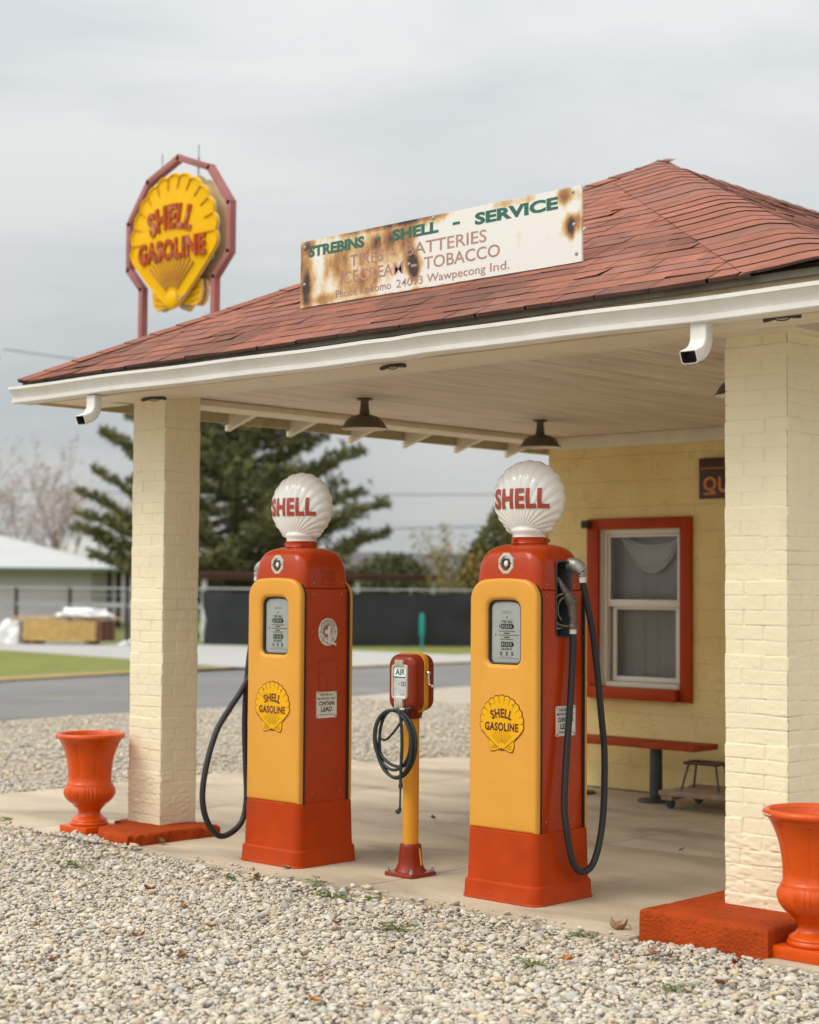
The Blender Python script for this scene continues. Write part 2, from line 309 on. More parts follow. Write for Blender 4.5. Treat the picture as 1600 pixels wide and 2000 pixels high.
def glass_pane():
    m, t, b = new_mat('window_glass'); n, l = t.nodes, t.links
    n.remove(b); o = n['Material Output']
    tr = nd(n, 'ShaderNodeBsdfTransparent'); tr.inputs[0].default_value = (.95, .96, .95, 1)
    gl = nd(n, 'ShaderNodeBsdfGlossy'); gl.inputs['Roughness'].default_value = .03
    fr = nd(n, 'ShaderNodeFresnel'); fr.inputs[0].default_value = 1.5
    tx = nd(n, 'ShaderNodeTexNoise'); tx.inputs['Scale'].default_value = 2.5
    c = nd(n, 'ShaderNodeTexCoord'); l.new(c.outputs['Object'], tx.inputs['Vector'])
    bp = nd(n, 'ShaderNodeBump'); bp.inputs['Distance'].default_value = .03; bp.inputs['Strength'].default_value = .3
    mx = nd(n, 'ShaderNodeMixShader'); l.new(fr.outputs[0], mx.inputs[0]); l.new(tr.outputs[0], mx.inputs[1]); l.new(gl.outputs[0], mx.inputs[2]); l.new(mx.outputs[0], o.inputs[0])
    return m
M['glass'] = glass_pane()

def rusty_sign_material():
    """white enamel with rust whose patches sit round the bolts and edges of this board (object coordinates: x along, z up)"""
    m, t, b = new_mat('rusty_white_enamel'); n, l = t.nodes, t.links
    c = nd(n, 'ShaderNodeTexCoord')
    nz = nd(n, 'ShaderNodeTexNoise'); nz.inputs['Scale'].default_value = 9; nz.inputs['Detail'].default_value = 9; nz.inputs['Roughness'].default_value = .68
    mpn = nd(n, 'ShaderNodeMapping'); mpn.inputs['Scale'].default_value = (1, 1, .55); l.new(c.outputs['Object'], mpn.inputs[0]); l.new(mpn.outputs[0], nz.inputs['Vector'])
    acc = None
    spots = [(-1.0, .0, .13, .26, .46), (-.98, -.1, .05, .13, .5), (-.97, .17, .1, .06, .4), (-.72, .04, .16, .22, .28), (-.6, .0, .62, .34, .26), (-.40, .13, .30, .10, .34), (-.30, .02, .3, .16, .22), (-.16, .10, .10, .16, .42), (-.13, -.06, .085, .10, .62), (-.12, -.14, .05, .12, .3), (.02, .17, .2, .05, .42), (.58, .18, .26, .05, .42),
             (.93, .16, .12, .07, .55), (.97, .0, .07, .08, .62), (.97, -.1, .03, .13, .3), (.86, .03, .16, .14, .17), (.62, .02, .1, .08, .17), (-.5, -.12, .22, .1, .22), (-.85, -.17, .2, .05, .4), (.05, -.2, .9, .022, .36), (-.3, .2, .6, .035, .5), (1.03, 0, .03, .3, .3), (-.62, -.02, .3, .2, .12)]
    for (x, z, rx, rz, a) in spots:
        a *= .88 if a > .58 else .76
        mm = nd(n, 'ShaderNodeMapping', vector_type='TEXTURE'); mm.inputs['Location'].default_value = (x, 0, z); mm.inputs['Scale'].default_value = (rx, 100, rz)
        l.new(c.outputs['Object'], mm.inputs[0])
        ln = nd(n, 'ShaderNodeVectorMath', operation='LENGTH'); l.new(mm.outputs[0], ln.inputs[0])
        r = nd(n, 'ShaderNodeMapRange', interpolation_type='SMOOTHSTEP'); r.inputs['From Min'].default_value = 1.25; r.inputs['From Max'].default_value = .1; r.inputs['To Max'].default_value = a
        l.new(ln.outputs['Value'], r.inputs['Value'])
        if acc is None: acc = r.outputs[0]
        else:
            ad = nd(n, 'ShaderNodeMath', operation='ADD'); l.new(acc, ad.inputs[0]); l.new(r.outputs[0], ad.inputs[1]); acc = ad.outputs[0]
    ad = nd(n, 'ShaderNodeMath', operation='ADD'); l.new(acc, ad.inputs[0]); l.new(nz.outputs['Fac'], ad.inputs[1])
    cr = nd(n, 'ShaderNodeValToRGB'); e = cr.color_ramp.elements
    e[0].position = .58; e[0].color = (.72, .70, .66, 1); e[1].position = 1.0; e[1].color = (.035, .018, .012, 1)
    for p, q in ((.66, (.68, .57, .40)), (.74, (.56, .36, .16)), (.83, (.38, .185, .06)), (.93, (.19, .075, .028))):
        z = e.new(p); z.color = (*q, 1)
    mr_ = nd(n, 'ShaderNodeMapRange'); mr_.inputs['From Max'].default_value = 1.15; l.new(ad.outputs[0], mr_.inputs['Value'])
    l.new(mr_.outputs[0], cr.inputs[0]); l.new(cr.outputs[0], b.inputs['Base Color'])
    b.inputs['Roughness'].default_value = .45
    bp = nd(n, 'ShaderNodeBump'); bp.inputs['Distance'].default_value = .004; bp.inputs['Strength'].default_value = .4; l.new(nz.outputs['Fac'], bp.inputs['Height']); l.new(bp.outputs[0], b.inputs['Normal'])
    return m
M['rustsign'] = rusty_sign_material()

# ------------------------------------------------------------------ object helpers
def finish(me, smooth):
    if smooth:
        me.polygons.foreach_set('use_smooth', [True]*len(me.polygons))
        me.set_sharp_from_angle(angle=R_(smooth))
def obj(name, bm, mats, parent=None, loc=(0, 0, 0), rot=(0, 0, 0), smooth=35, recalc=True):
    me = bpy.data.meshes.new(name)
    if recalc: bmesh.ops.recalc_face_normals(bm, faces=bm.faces)
    bm.to_mesh(me); bm.free()
    for q in (mats if isinstance(mats, (list, tuple)) else [mats]): me.materials.append(M[q] if isinstance(q, str) else q)
    finish(me, smooth)
    o = bpy.data.objects.new(name, me); COL.objects.link(o)
    o.location = loc; o.rotation_euler = rot
    if parent: o.parent = parent
    return o
def tag(o, label, cat, group=None):
    o['label'] = label; o['category'] = cat
    if group: o['group'] = group
    return o
def thing(name, label, cat, loc=(0, 0, 0), rotz=0, group=None):
    o = bpy.data.objects.new(name, None); COL.objects.link(o)
    o.empty_display_size = .1
    o.location = loc; o.rotation_euler = (0, 0, rotz)
    return tag(o, label, cat, group)
def copy_tree(o, parent=None):
    c = o.copy(); COL.objects.link(c)
    c.parent = parent
    for ch in list(o.children): copy_tree(ch, c)
    return c
def struct(name, bm, mats, kind='structure', smooth=0, loc=(0, 0, 0)):
    o = obj(name, bm, mats, smooth=smooth, loc=loc); o['kind'] = kind
    return o
BM = bmesh.new
def face(bm, vs, mi=0):
    try:
        f = bm.faces.new(vs); f.material_index = mi; return f
    except ValueError: return None
def box(bm, c, s, mi=0, bev=0, rot=None, seg=2):
    """centre, size; optional bevel and rotation matrix"""
    t = bmesh.new(); bmesh.ops.create_cube(t, size=1)
    bmesh.ops.scale(t, vec=s, verts=t.verts)
    if bev: bmesh.ops.bevel(t, geom=t.edges[:], offset=bev, segments=seg, affect='EDGES', profile=.5)
    merge(bm, t, Matrix.Translation(c) @ (rot.to_4x4() if rot else Matrix.Identity(4)), mi)
def merge(bm, t, mx=None, mi=None):
    mp_ = {}
    for v in t.verts: mp_[v] = bm.verts.new(mx @ v.co if mx else v.co)
    for f in t.faces:
        try:
            g = bm.faces.new([mp_[v] for v in f.verts]); g.material_index = f.material_index if mi is None else mi
        except ValueError: pass
    t.free()
def bx(bm, x0, x1, y0, y1, z0, z1, mi=0, bev=0): box(bm, ((x0+x1)/2, (y0+y1)/2, (z0+z1)/2), (abs(x1-x0), abs(y1-y0), abs(z1-z0)), mi, bev)
def catmull(pts, n=8, closed=False):
    P = [Vector(p) for p in pts]; o = []
    k = len(P)
    rngk = range(k if closed else k-1)
    for i in rngk:
        p0 = P[(i-1) % k] if closed or i > 0 else P[0]*2-P[1]
        p1 = P[i]; p2 = P[(i+1) % k]
        p3 = P[(i+2) % k] if closed or i+2 < k else P[-1]*2-P[-2]
        for j in range(n):
            t = j/n
            o.append(.5*((2*p1)+(-p0+p2)*t+(2*p0-5*p1+4*p2-p3)*t*t+(-p0+3*p1-3*p2+p3)*t**3))
    if not closed: o.append(P[-1])
    return o
def tube(bm, pts, r, n=10, mi=0, closed=False, caps=True, squash=None):
    pts = [Vector(p) for p in pts]; k = len(pts)
    rad = r if isinstance(r, (list, tuple)) else [r]*k
    T = []
    for i in range(k):
        a = pts[(i-1) % k] if closed or i > 0 else pts[0]; b = pts[(i+1) % k] if closed or i < k-1 else pts[-1]
        d = (b-a); T.append(d.normalized() if d.length > 1e-9 else Vector((0, 0, 1)))
    ref = Vector((0, 0, 1)) if abs(T[0].z) < .9 else Vector((1, 0, 0))
    u = T[0].cross(ref).normalized(); rings = []
    for i in range(k):
        u = (u - T[i]*u.dot(T[i]))
        u = u.normalized() if u.length > 1e-6 else T[i].orthogonal().normalized()
        v = T[i].cross(u)
        rings.append([bm.verts.new(pts[i]+(u*math.cos(2*PI*j/n)*(squash[0] if squash else 1)+v*math.sin(2*PI*j/n)*(squash[1] if squash else 1))*rad[i]) for j in range(n)])
    for i in range(k if closed else k-1):
        a = rings[i]; b = rings[(i+1) % k]
        for j in range(n): face(bm, (a[j], a[(j+1) % n], b[(j+1) % n], b[j]), mi)
    if caps and not closed: face(bm, rings[0][::-1], mi); face(bm, rings[-1], mi)
def lathe(bm, prof, n=48, c=(0, 0, 0), mi=0, fn=None, axis='Z', cap=True):
    rings = []
    for (r, z) in prof:
        ring = []
        for j in range(n):
            a = 2*PI*j/n
            rr = fn(r, z, a) if fn else r
            p = (rr*math.cos(a), rr*math.sin(a), z)
            if axis == 'Y': p = (p[0], p[2], p[1])
            if axis == 'X': p = (p[2], p[0], p[1])
            ring.append(bm.verts.new((p[0]+c[0], p[1]+c[1], p[2]+c[2])))
        rings.append(ring)
    for a, b in zip(rings[:-1], rings[1:]):
        for j in range(n): face(bm, (a[j], a[(j+1) % n], b[(j+1) % n], b[j]), mi)
    if cap:
        face(bm, rings[0][::-1], mi); face(bm, rings[-1], mi)
    return rings
def rrect(w, d, r, n=8):
    """rounded rectangle outline, counter-clockwise"""
    r = min(r, w/2-1e-4, d/2-1e-4); o = []
    for cx, cy, a0 in ((w/2-r, d/2-r, 0), (-w/2+r, d/2-r, 90), (-w/2+r, -d/2+r, 180), (w/2-r, -d/2+r, 270)):
        for i in range(n+1):
            a = R_(a0+90*i/n); o.append((cx+r*math.cos(a), cy+r*math.sin(a)))
    return o
def loft(bm, secs, n=8, mi=0, c=(0, 0, 0), cap=True):
    rings = []
    for (z, w, d, r) in secs: rings.append([bm.verts.new((x+c[0], y+c[1], z+c[2])) for x, y in rrect(w, d, r, n)])
    for a, b in zip(rings[:-1], rings[1:]):
        k = len(a)
        for j in range(k): face(bm, (a[j], a[(j+1) % k], b[(j+1) % k], b[j]), mi)
    if cap: face(bm, rings[0][::-1], mi); face(bm, rings[-1], mi)
def strip(bm, ringA, ringB, mi=0):
    k = len(ringA)
    for j in range(k): face(bm, (ringA[j], ringA[(j+1) % k], ringB[(j+1) % k], ringB[j]), mi)
def offset_poly(p, d):
    """shift a closed 2-D outline inwards (counter-clockwise, d > 0 inwards)"""
    k = len(p); o = []
    for i in range(k):
        a, b, c = Vector(p[i-1]), Vector(p[i]), Vector(p[(i+1) % k])
        e1 = (b-a); e2 = (c-b)
        n1 = Vector((-e1.y, e1.x)); n2 = Vector((-e2.y, e2.x))
        n1 = n1.normalized() if n1.length > 1e-9 else n2.normalized(); n2 = n2.normalized() if n2.length > 1e-9 else n1
        nn = (n1+n2); nn = nn.normalized() if nn.length > 1e-9 else n1
        o.append(tuple(b+nn*d/max(.4, nn.dot(n1))))
    return o
def plate(bm, outline, fn, t, mi=0, side_mi=None):
    """flat plate: outline in 2-D; fn maps (u, v, h) to a point; t thickness"""
    a = [bm.verts.new(fn(u, v, 0)) for u, v in outline]; b = [bm.verts.new(fn(u, v, t)) for u, v in outline]
    face(bm, a[::-1], mi); face(bm, b, mi); strip(bm, a, b, mi if side_mi is None else side_mi)
_dg = None
def text_bm(body, bold=0.0, shear=0.0, spacing=1.0, res=3):
    cu = bpy.data.curves.new('t', 'FONT'); cu.body = body; cu.size = 1; cu.offset = bold; cu.shear = shear; cu.space_character = spacing
    cu.resolution_u = res; cu.fill_mode = 'BOTH'; cu.extrude = .02
    o = bpy.data.objects.new('t', cu); COL.objects.link(o)
    dg = bpy.context.evaluated_depsgraph_get(); dg.update()
    me = bpy.data.meshes.new_from_object(o.evaluated_get(dg))
    b = BM(); b.from_mesh(me)
    bpy.data.objects.remove(o); bpy.data.curves.remove(cu); bpy.data.meshes.remove(me)
    return b
def letters(bm, body, w, h, fn, t=.0012, mi=0, bold=0.0, shear=0.0, spacing=1.0, cut=0):
    """writing scaled to w x h, centred, its points mapped by fn(u, v, height)"""
    b = text_bm(body, bold, shear, spacing)
    xs = [v.co.x for v in b.verts]; ys = [v.co.y for v in b.verts]
    x0, x1, y0, y1 = min(xs), max(xs), min(ys), max(ys)
    if w is None: w = h*(x1-x0)/(y1-y0)
    if cut:
        bmesh.ops.triangulate(b, faces=b.faces)
        for _ in range(cut): bmesh.ops.subdivide_edges(b, edges=[e for e in b.edges if e.calc_length() > .12], cuts=1)
        bmesh.ops.triangulate(b, faces=b.faces)
    for v in b.verts:
        u = ((v.co.x-x0)/(x1-x0)-.5)*w; q = ((v.co.y-y0)/(y1-y0)-.5)*h
        v.co = fn(u, q, t if v.co.z > 0 else 0)
    merge(bm, b, None, mi)
def front(x0, y0, z0):   # a face looking towards -Y
    return lambda u, v, h: Vector((x0+u, y0-h, z0+v))
def side_px(x0, y0, z0):   # a face looking towards +X
    return lambda u, v, h: Vector((x0+h, y0+u, z0+v))
def side_nx(x0, y0, z0):
    return lambda u, v, h: Vector((x0-h, y0-u, z0+v))
def sphere(bm, c, r, mi=0, sub=2, scale=(1, 1, 1)):
    t = BM(); bmesh.ops.create_icosphere(t, subdivisions=sub, radius=r); bmesh.ops.scale(t, vec=scale, verts=t.verts)
    merge(bm, t, Matrix.Translation(c), mi)
def cyl(bm, a, b, r, n=16, mi=0, r2=None):
    tube(bm, [a, b], [r, r if r2 is None else r2], n, mi)
def lattice(P, seed):
    P = np.asarray(P, float)
    i = np.floor(P).astype(np.int64); f = P-i; f = f*f*(3-2*f)
    def h(a, b, c):
        x = (a*374761393 + b*668265263 + c*2147483647 + seed*974634777) & 0xffffffff
        x = ((x ^ (x >> 13))*1274126177) & 0xffffffff
        return ((x ^ (x >> 16)) & 0xffff)/65535.0
    r = 0
    for dx in (0, 1):
        for dy in (0, 1):
            for dz in (0, 1):
                wgt = (f[:, 0] if dx else 1-f[:, 0])*(f[:, 1] if dy else 1-f[:, 1])*(f[:, 2] if dz else 1-f[:, 2])
                r = r+wgt*h(i[:, 0]+dx, i[:, 1]+dy, i[:, 2]+dz)
    return r*2-1
def raw_mesh(name, V, Fq, mats, parent=None, tint=None, smooth=True, sharp=None):
    me = bpy.data.meshes.new(name)
    V = np.asarray(V, np.float32); Fq = np.asarray(Fq, np.int32)
    k = Fq.shape[1]
    me.vertices.add(len(V)); me.vertices.foreach_set('co', V.ravel())
    me.loops.add(Fq.size); me.loops.foreach_set('vertex_index', Fq.ravel())
    me.polygons.add(len(Fq)); me.polygons.foreach_set('loop_start', np.arange(0, Fq.size, k, dtype=np.int32))
    if smooth: me.polygons.foreach_set('use_smooth', np.ones(len(Fq), bool))
    me.update(calc_edges=True)
    if tint is not None:
        at = me.attributes.new('tint', 'FLOAT_COLOR', 'POINT')
        t = np.ones((len(V), 4), np.float32); t[:, :3] = tint; at.data.foreach_set('color', t.ravel())
    for q in (mats if isinstance(mats, (list, tuple)) else [mats]): me.materials.append(M[q])
    if sharp: me.set_sharp_from_angle(angle=R_(sharp))
    o = bpy.data.objects.new(name, me); COL.objects.link(o)
    if parent: o.parent = parent
    return o

# ================================================================== the setting
def sheet(name, pts, z, mt, kind='structure'):
    b = BM(); face(b, [b.verts.new((x, y, z)) for x, y in pts]); bmesh.ops.triangulate(b, faces=b.faces)
    for f in b.faces:
        if f.normal.z < 0: f.normal_flip()
    return struct(name, b, mt, kind)
sheet('ground', [(-900, -500), (500, -500), (500, 1200), (-900, 1200)], -.12, 'field')
sheet('gravel_lot', [(-17.9, -12), (14, -12), (14, 40), (-18.6, 40), (-18.6, 21), (-17.4, 15.3)], -.055, 'gravel')
sheet('road', [(-25.3, -60), (-17.8, -60), (-17.8, 11.8), (-17.35, 15.3), (-18.55, 21), (-18.55, 60), (-25.3, 60)], -.075, 'asphalt')
sheet('grass_verge', [(-25.2, -40), (-25.2, 15.5), (-25.9, 18.5), (-26.2, 22.6), (-30.8, 23.5), (-36.8, 24.2), (-42, 22), (-60, -10), (-60, -40)], -.06, 'grass')
sheet('dry_grass_edge', [(-24.5, -40), (-24.6, 15.8), (-25.4, 19.5), (-26.0, 22.75), (-26.4, 22.65), (-26.1, 18.5), (-25.4, 15.5), (-25.4, -40)], -.052, 'drygrass')
sheet('gravel_path', [(-60, -9), (-42.3, 22), (-36.8, 24.2), (-30.8, 23.5), (-26.3, 22.75), (-25.2, 23.2), (-25.0, 28.6), (-24.6, 40), (-27.0, 40), (-27.9, 31.3), (-36.2, 31.2), (-39.2, 29.7), (-43, 28.0), (-66, 8)], -.066, 'whitegravel')
sheet('back_lawn', [(-66, 8.0), (-43, 28.0), (-39.2, 29.7), (-36.2, 31.2), (-27.9, 31.3), (-27, 40), (-27, 70), (-100, 70), (-100, 8)], -.07, 'grass')
sheet('dry_grass_edge', [(-25.0, 23.4), (-24.55, 23.3), (-24.3, 40), (-24.9, 40)], -.05, 'drygrass')

b = BM()
J = .0055
for (x0, x1, y0, y1) in [(-10.95, -9.28, 6.28, 8.5), (-9.28, -6.31, 6.28, 8.5), (-6.31, -4.535, 6.28, 8.5), (-4.543, -3.875, 6.42, 8.5), (-3.883, -3.3, 6.30, 8.5), (-3.3, -.4, 6.28, 8.5),
                         (-10.95, -9.28, 8.5, 10.9), (-9.28, -6.31, 8.5, 10.9), (-6.31, -3.3, 8.5, 10.9), (-3.3, -.4, 8.5, 10.9), (-10.6, -8.6, 10.9, 11.9)]:
    bx(b, x0+J, x1-J, y0+J, y1-J, -.2, 0, bev=.006)
struct('concrete_slab', b, 'concrete', smooth=30)

# ---- pebbles: one countless mass
def pebbles(name, n, poly, zfun, sizes, sub, seed):
    r = np.random.default_rng(seed)
    px = np.array(poly); lo, hi = px.min(0), px.max(0)
    P = np.zeros((0, 2))
    while len(P) < n:
        q = r.uniform(lo, hi, (n, 2)); ins = np.zeros(n, bool); j = len(px)-1
        for i in range(len(px)):
            c = ((px[i, 1] > q[:, 1]) != (px[j, 1] > q[:, 1])) & (q[:, 0] < (px[j, 0]-px[i, 0])*(q[:, 1]-px[i, 1])/(px[j, 1]-px[i, 1]+1e-12)+px[i, 0])
            ins ^= c; j = i
        P = np.vstack([P, q[ins]])
    P = P[:n]
    t = BM(); bmesh.ops.create_icosphere(t, subdivisions=sub, radius=1)
    base = np.array([v.co for v in t.verts]); t.verts.ensure_lookup_table(); fc = np.array([[v.index for v in f.verts] for f in t.faces]); t.free()
    s = r.choice(sizes[0], n, p=sizes[1])*r.uniform(.75, 1.3, n)
    V = np.zeros((n, len(base), 3), np.float32)
    kinds = r.integers(0, 9, n)
    for k in range(9):
        idx = np.where(kinds == k)[0]
        d = 1+.24*lattice(base*1.15+k*7.3, 11+k)
        pb = base*d[:, None]
        sc = np.stack([np.ones(len(idx)), r.uniform(.6, .95, len(idx)), r.uniform(.34, .62, len(idx))], 1)
        q = pb[None]*sc[:, None, :]
        a, bt, g = r.uniform(0, 2*PI, len(idx)), r.normal(0, .35, len(idx)), r.normal(0, .35, len(idx))
        ca, sa, cb, sb, cg, sg = np.cos(a), np.sin(a), np.cos(bt), np.sin(bt), np.cos(g), np.sin(g)
        x, y, z = q[..., 0], q[..., 1], q[..., 2]
        y, z = y*cg[:, None]-z*sg[:, None], y*sg[:, None]+z*cg[:, None]
        x, z = x*cb[:, None]+z*sb[:, None], -x*sb[:, None]+z*cb[:, None]
        x, y = x*ca[:, None]-y*sa[:, None], x*sa[:, None]+y*ca[:, None]
        V[idx] = np.stack([x, y, z], -1)*s[idx][:, None, None]
    z = zfun(P, s, r)
    V[..., 0] += P[:, 0:1]; V[..., 1] += P[:, 1:2]; V[..., 2] += z[:, None]
    pal = np.array([(.53, .48, .40), (.49, .40, .28), (.57, .51, .41), (.37, .36, .34), (.43, .425, .41), (.40, .29, .185), (.60, .55, .47), (.30, .26, .22), (.53, .40, .23), (.20, .17, .15), (.62, .58, .52)])
    pr = np.array([.17, .15, .15, .10, .11, .06, .10, .05, .05, .02, .04])
    c = (pal[r.choice(len(pal), n, p=pr)]*.66+np.array([.53, .475, .40])*.34)*np.array([1.0, .99, .97])*r.uniform(.87, 1.08, (n, 1))
    T = np.repeat(c[:, None, :], len(base), 1)
    Fq = (fc[None]+(np.arange(n)*len(base))[:, None, None]).reshape(-1, 3)
    o = raw_mesh(name, V.reshape(-1, 3), Fq, 'stone', tint=T.reshape(-1, 3))
    o['kind'] = 'stuff'; return o
SZ = ([.0065, .009, .012, .016, .023], [.26, .35, .25, .11, .03])
pebbles('pebbles', 96000, [(-5.9, 2.1), (-.9, 5.0), (-.9, 6.24), (-3.86, 6.28), (-3.86, 6.40), (-4.54, 6.40), (-4.54, 6.265), (-10.2, 6.27), (-10.9, 6.1)],
        lambda P, s, r: -.044+s*.2+r.uniform(0, .016, len(P))+.008*lattice(np.c_[P*2.2, P[:, 0]*0], 5)+.018*np.clip((P[:, 1]-6.1)/.15, 0, 1), SZ, 2, 3)
pebbles('pebbles', 420, [(-8.95, 6.27), (-8.0, 6.265), (-8.1, 6.31), (-8.45, 6.37), (-8.62, 6.42), (-9.0, 6.33)], lambda P, s, r: s*.45+r.uniform(0, .012, len(P)), SZ, 2, 8)
pebbles('pebbles', 130, [(-9.6, 6.27), (-4.55, 6.27), (-4.55, 6.33), (-9.6, 6.33)], lambda P, s, r: s*.42, SZ, 2, 12)
pebbles('pebbles', 22000, [(-11.0, 5.9), (-11.0, 11.6), (-10.6, 12.1), (-9.5, 13.2), (-12.5, 19.5), (-17.4, 17.5), (-17.2, 9)],
        lambda P, s, r: -.052+s*.4, ([.012, .018, .025], [.5, .35, .15]), 1, 4)

# ================================================================== the gas station
BO = Vector((-6.31, 10.82, 0))
station = thing('gas_station', 'small cream brick gas station with red shingled hip roof over its pump canopy', 'gas station', BO)
def part(name, bm, mats, parent=None, smooth=35, recalc=True): return obj(name, bm, mats, parent or station, loc=(-BO if parent is None else (0, 0, 0)), smooth=smooth, recalc=recalc)
def fit(o):  # parent raw meshes given in world coordinates
    o.parent = station; o.location = -BO; return o

# painted brick pillars: every course is real relief
def pillar(x0, x1, y0, y1, z0, z1, seed):
    r = .012; step = .0046
    pts = []; nrm = []; fl = []
    def side(a, bq, nv, f):
        Ls = math.dist(a, bq); k = max(2, int(Ls/step))
        for i in range(k):
            t = (i+.5)/k
            pts.append((a[0]+(bq[0]-a[0])*t, a[1]+(bq[1]-a[1])*t)); nrm.append(nv); fl.append((f, t*Ls, Ls))
    side((x0, y0), (x1, y0), (0, -1), 0); side((x1, y0), (x1, y1), (1, 0), 1); side((x1, y1), (x0, y1), (0, 1), 2); side((x0, y1), (x0, y0), (-1, 0), 3)
    p = np.array(pts); nv = np.array(nrm, float); k = len(p)
    fi = np.array([q[0] for q in fl]); u = np.array([q[1] for q in fl]); Ls = np.array([q[2] for q in fl])
    edge = np.minimum(u, Ls-u)
    # rounded corners
    nv2 = nv.copy()
    rows = int((z1-z0)/.0045); zz = np.linspace(z0, z1, rows)
    Z, U = np.meshgrid(zz, u, indexing='ij'); FI = np.broadcast_to(fi, Z.shape); LS = np.broadcast_to(Ls, Z.shape); E = np.broadcast_to(edge, Z.shape)
    X = np.broadcast_to(p[:, 0], Z.shape); Y = np.broadcast_to(p[:, 1], Z.shape)
    q = np.stack([X.ravel(), Y.ravel(), Z.ravel()], 1)
    wob = lattice(q*np.array([5, 5, 9.0]), seed).reshape(Z.shape)*.006
    ch = .0675
    cz = (Z-z0+wob)/ch; ci = np.floor(cz).astype(int); cf = np.abs(cz-ci-.5)*2
    hj = lambda a, s: (((a*73856093+s*19349663+seed*83492791) % 1000)/1000.0)
    par = (ci+FI) % 2
    jt = np.where(par == 0, .213, .106)+(hj(ci, 3)-.5)*.03
    uj = np.abs(U-jt+wob*.8)
    w1 = np.clip((cf-.91)/.07, 0, 1); w2 = np.clip((.0052-uj)/.003, 0, 1)
    w1 = w1*(.35+.65*hj(ci, 9))*np.clip(.75+.9*lattice(q*np.array([9, 9, 3]), seed+7).reshape(Z.shape), .1, 1); w2 = w2*(.4+.6*hj(ci, 17))
    n_a = lattice(q*np.array([14, 14, 14]), seed+1).reshape(Z.shape); n_b = lattice(q*np.array([45, 45, 60]), seed+2).reshape(Z.shape)
    n_c = lattice(q*np.array([28, 28, 85]), seed+4).reshape(Z.shape)
    d = -.0065*np.clip(np.maximum(w1, w2), 0, 1)+.0013*n_a+.0009*n_b
    d += (hj(ci*2+par*(U > jt), 23)-.5)*.0045
    rough = np.clip((z0+.36-Z)/.08, 0, 1)*(.55+.45*np.sign(n_a))
    d += rough*.0032*n_c
    cr = np.clip((.012-E)/.012, 0, 1); d -= .0055*cr**2+.0035*cr*np.clip(n_b+.2, 0, 1)
    pos = np.stack([X+nv[:, 0]*d, Y+nv[:, 1]*d, Z], -1).reshape(-1, 3)
    ii, jj = np.meshgrid(np.arange(rows-1), np.arange(k), indexing='ij')
    a = ii*k+jj; bq = ii*k+(jj+1) % k
    Fq = np.stack([a, bq, bq+k, a+k], -1).reshape(-1, 4)
    return fit(raw_mesh('pillar', pos, Fq, 'pillar'))
pl = pillar(-8.77, -8.44, 6.74, 7.03, .05, 2.76, 5)
pr = pillar(-4.335, -4.0, 6.74, 7.04, .11, 2.80, 6)

def rough_block(outline, z0, z1, seed, worn):
    """cast concrete footing, its arrises broken and its faces pitted"""
    b = BM(); o = [Vector((x, y)) for x, y in outline]
    dens = []
    for i in range(len(o)):
        a, c = o[i], o[(i+1) % len(o)]; k = max(2, int((c-a).length/.012))
        for j in range(k): dens.append(a+(c-a)*j/k)
    secs = [(z0, 0), (z0+.03, 0), (z0+(z1-z0)*.5, .0), (z1-.022, .002), (z1-.008, .007), (z1, .018)]
    cen = sum(dens, Vector((0, 0)))/len(dens); rings = []
    for z, ins in secs:
        ring = []
        for q in dens:
            nz = mnoise.noise(Vector((q.x*16, q.y*16, z*14+seed))); n2 = mnoise.noise(Vector((q.x*45, q.y*45, z*50+seed)))
            din = (cen-q).normalized(); e = 1 if z > z1-.04 else .35
            p = q+din*(ins+worn*e*max(0, nz)+.004*n2)
            ring.append(b.verts.new((p.x, p.y, z-(worn*.5*max(0, nz) if z > z1-.03 else 0)+.002*n2)))
        rings.append(ring)
    for r1, r2 in zip(rings[:-1], rings[1:]): strip(b, r1, r2)
    prev = rings[-1]
    for f in (.75, .45, .15):
        ring = []
        for v, q in zip(rings[-1], dens):
            p = cen+(Vector((v.co.x, v.co.y))-cen)*f
            ring.append(b.verts.new((p.x, p.y, z1+.003*mnoise.noise(Vector((p.x*18, p.y*18, seed))))))
        strip(b, prev, ring); prev = ring
    face(b, prev)
    return part('pillar_footing', b, 'block', smooth=50)
rough_block([(-8.19, 6.295), (-8.19, 7.02), (-8.85, 7.10), (-8.85, 6.69), (-8.70, 6.67), (-8.695, 6.46), (-8.58, 6.37), (-8.40, 6.31)], -.04, .066, 3, .022)
rough_block([(-4.53, 6.345), (-3.865, 6.345), (-3.865, 7.08), (-4.53, 7.08)], -.12, .122, 9, .007)

# walls
b = BM()
WX0, WX1, WZ0, WZ1 = -8.10, -7.335, .795, 2.02
for (x0, x1, z0, z1) in [(-8.617, WX0, 0, 2.72), (WX1, -3.0, 0, 2.72), (WX0, WX1, 0, WZ0), (WX0, WX1, WZ1, 2.72)]: bx(b, x0, x1, 10.82, 11.02, z0, z1)
bx(b, -8.617, -8.417, 11.02, 17.5, 0, 2.72); bx(b, -8.417, -3.0, 17.3, 17.5, 0, 2.72); bx(b, -3.2, -3.0, 11.02, 17.3, 0, 2.72)
part('wall', b, 'wall', smooth=0)
# thin dark strip where wall meets slab
b = BM(); bx(b, -8.60, -3.1, 10.805, 10.8195, .001, .012); part('base_joint', b, 'drip')

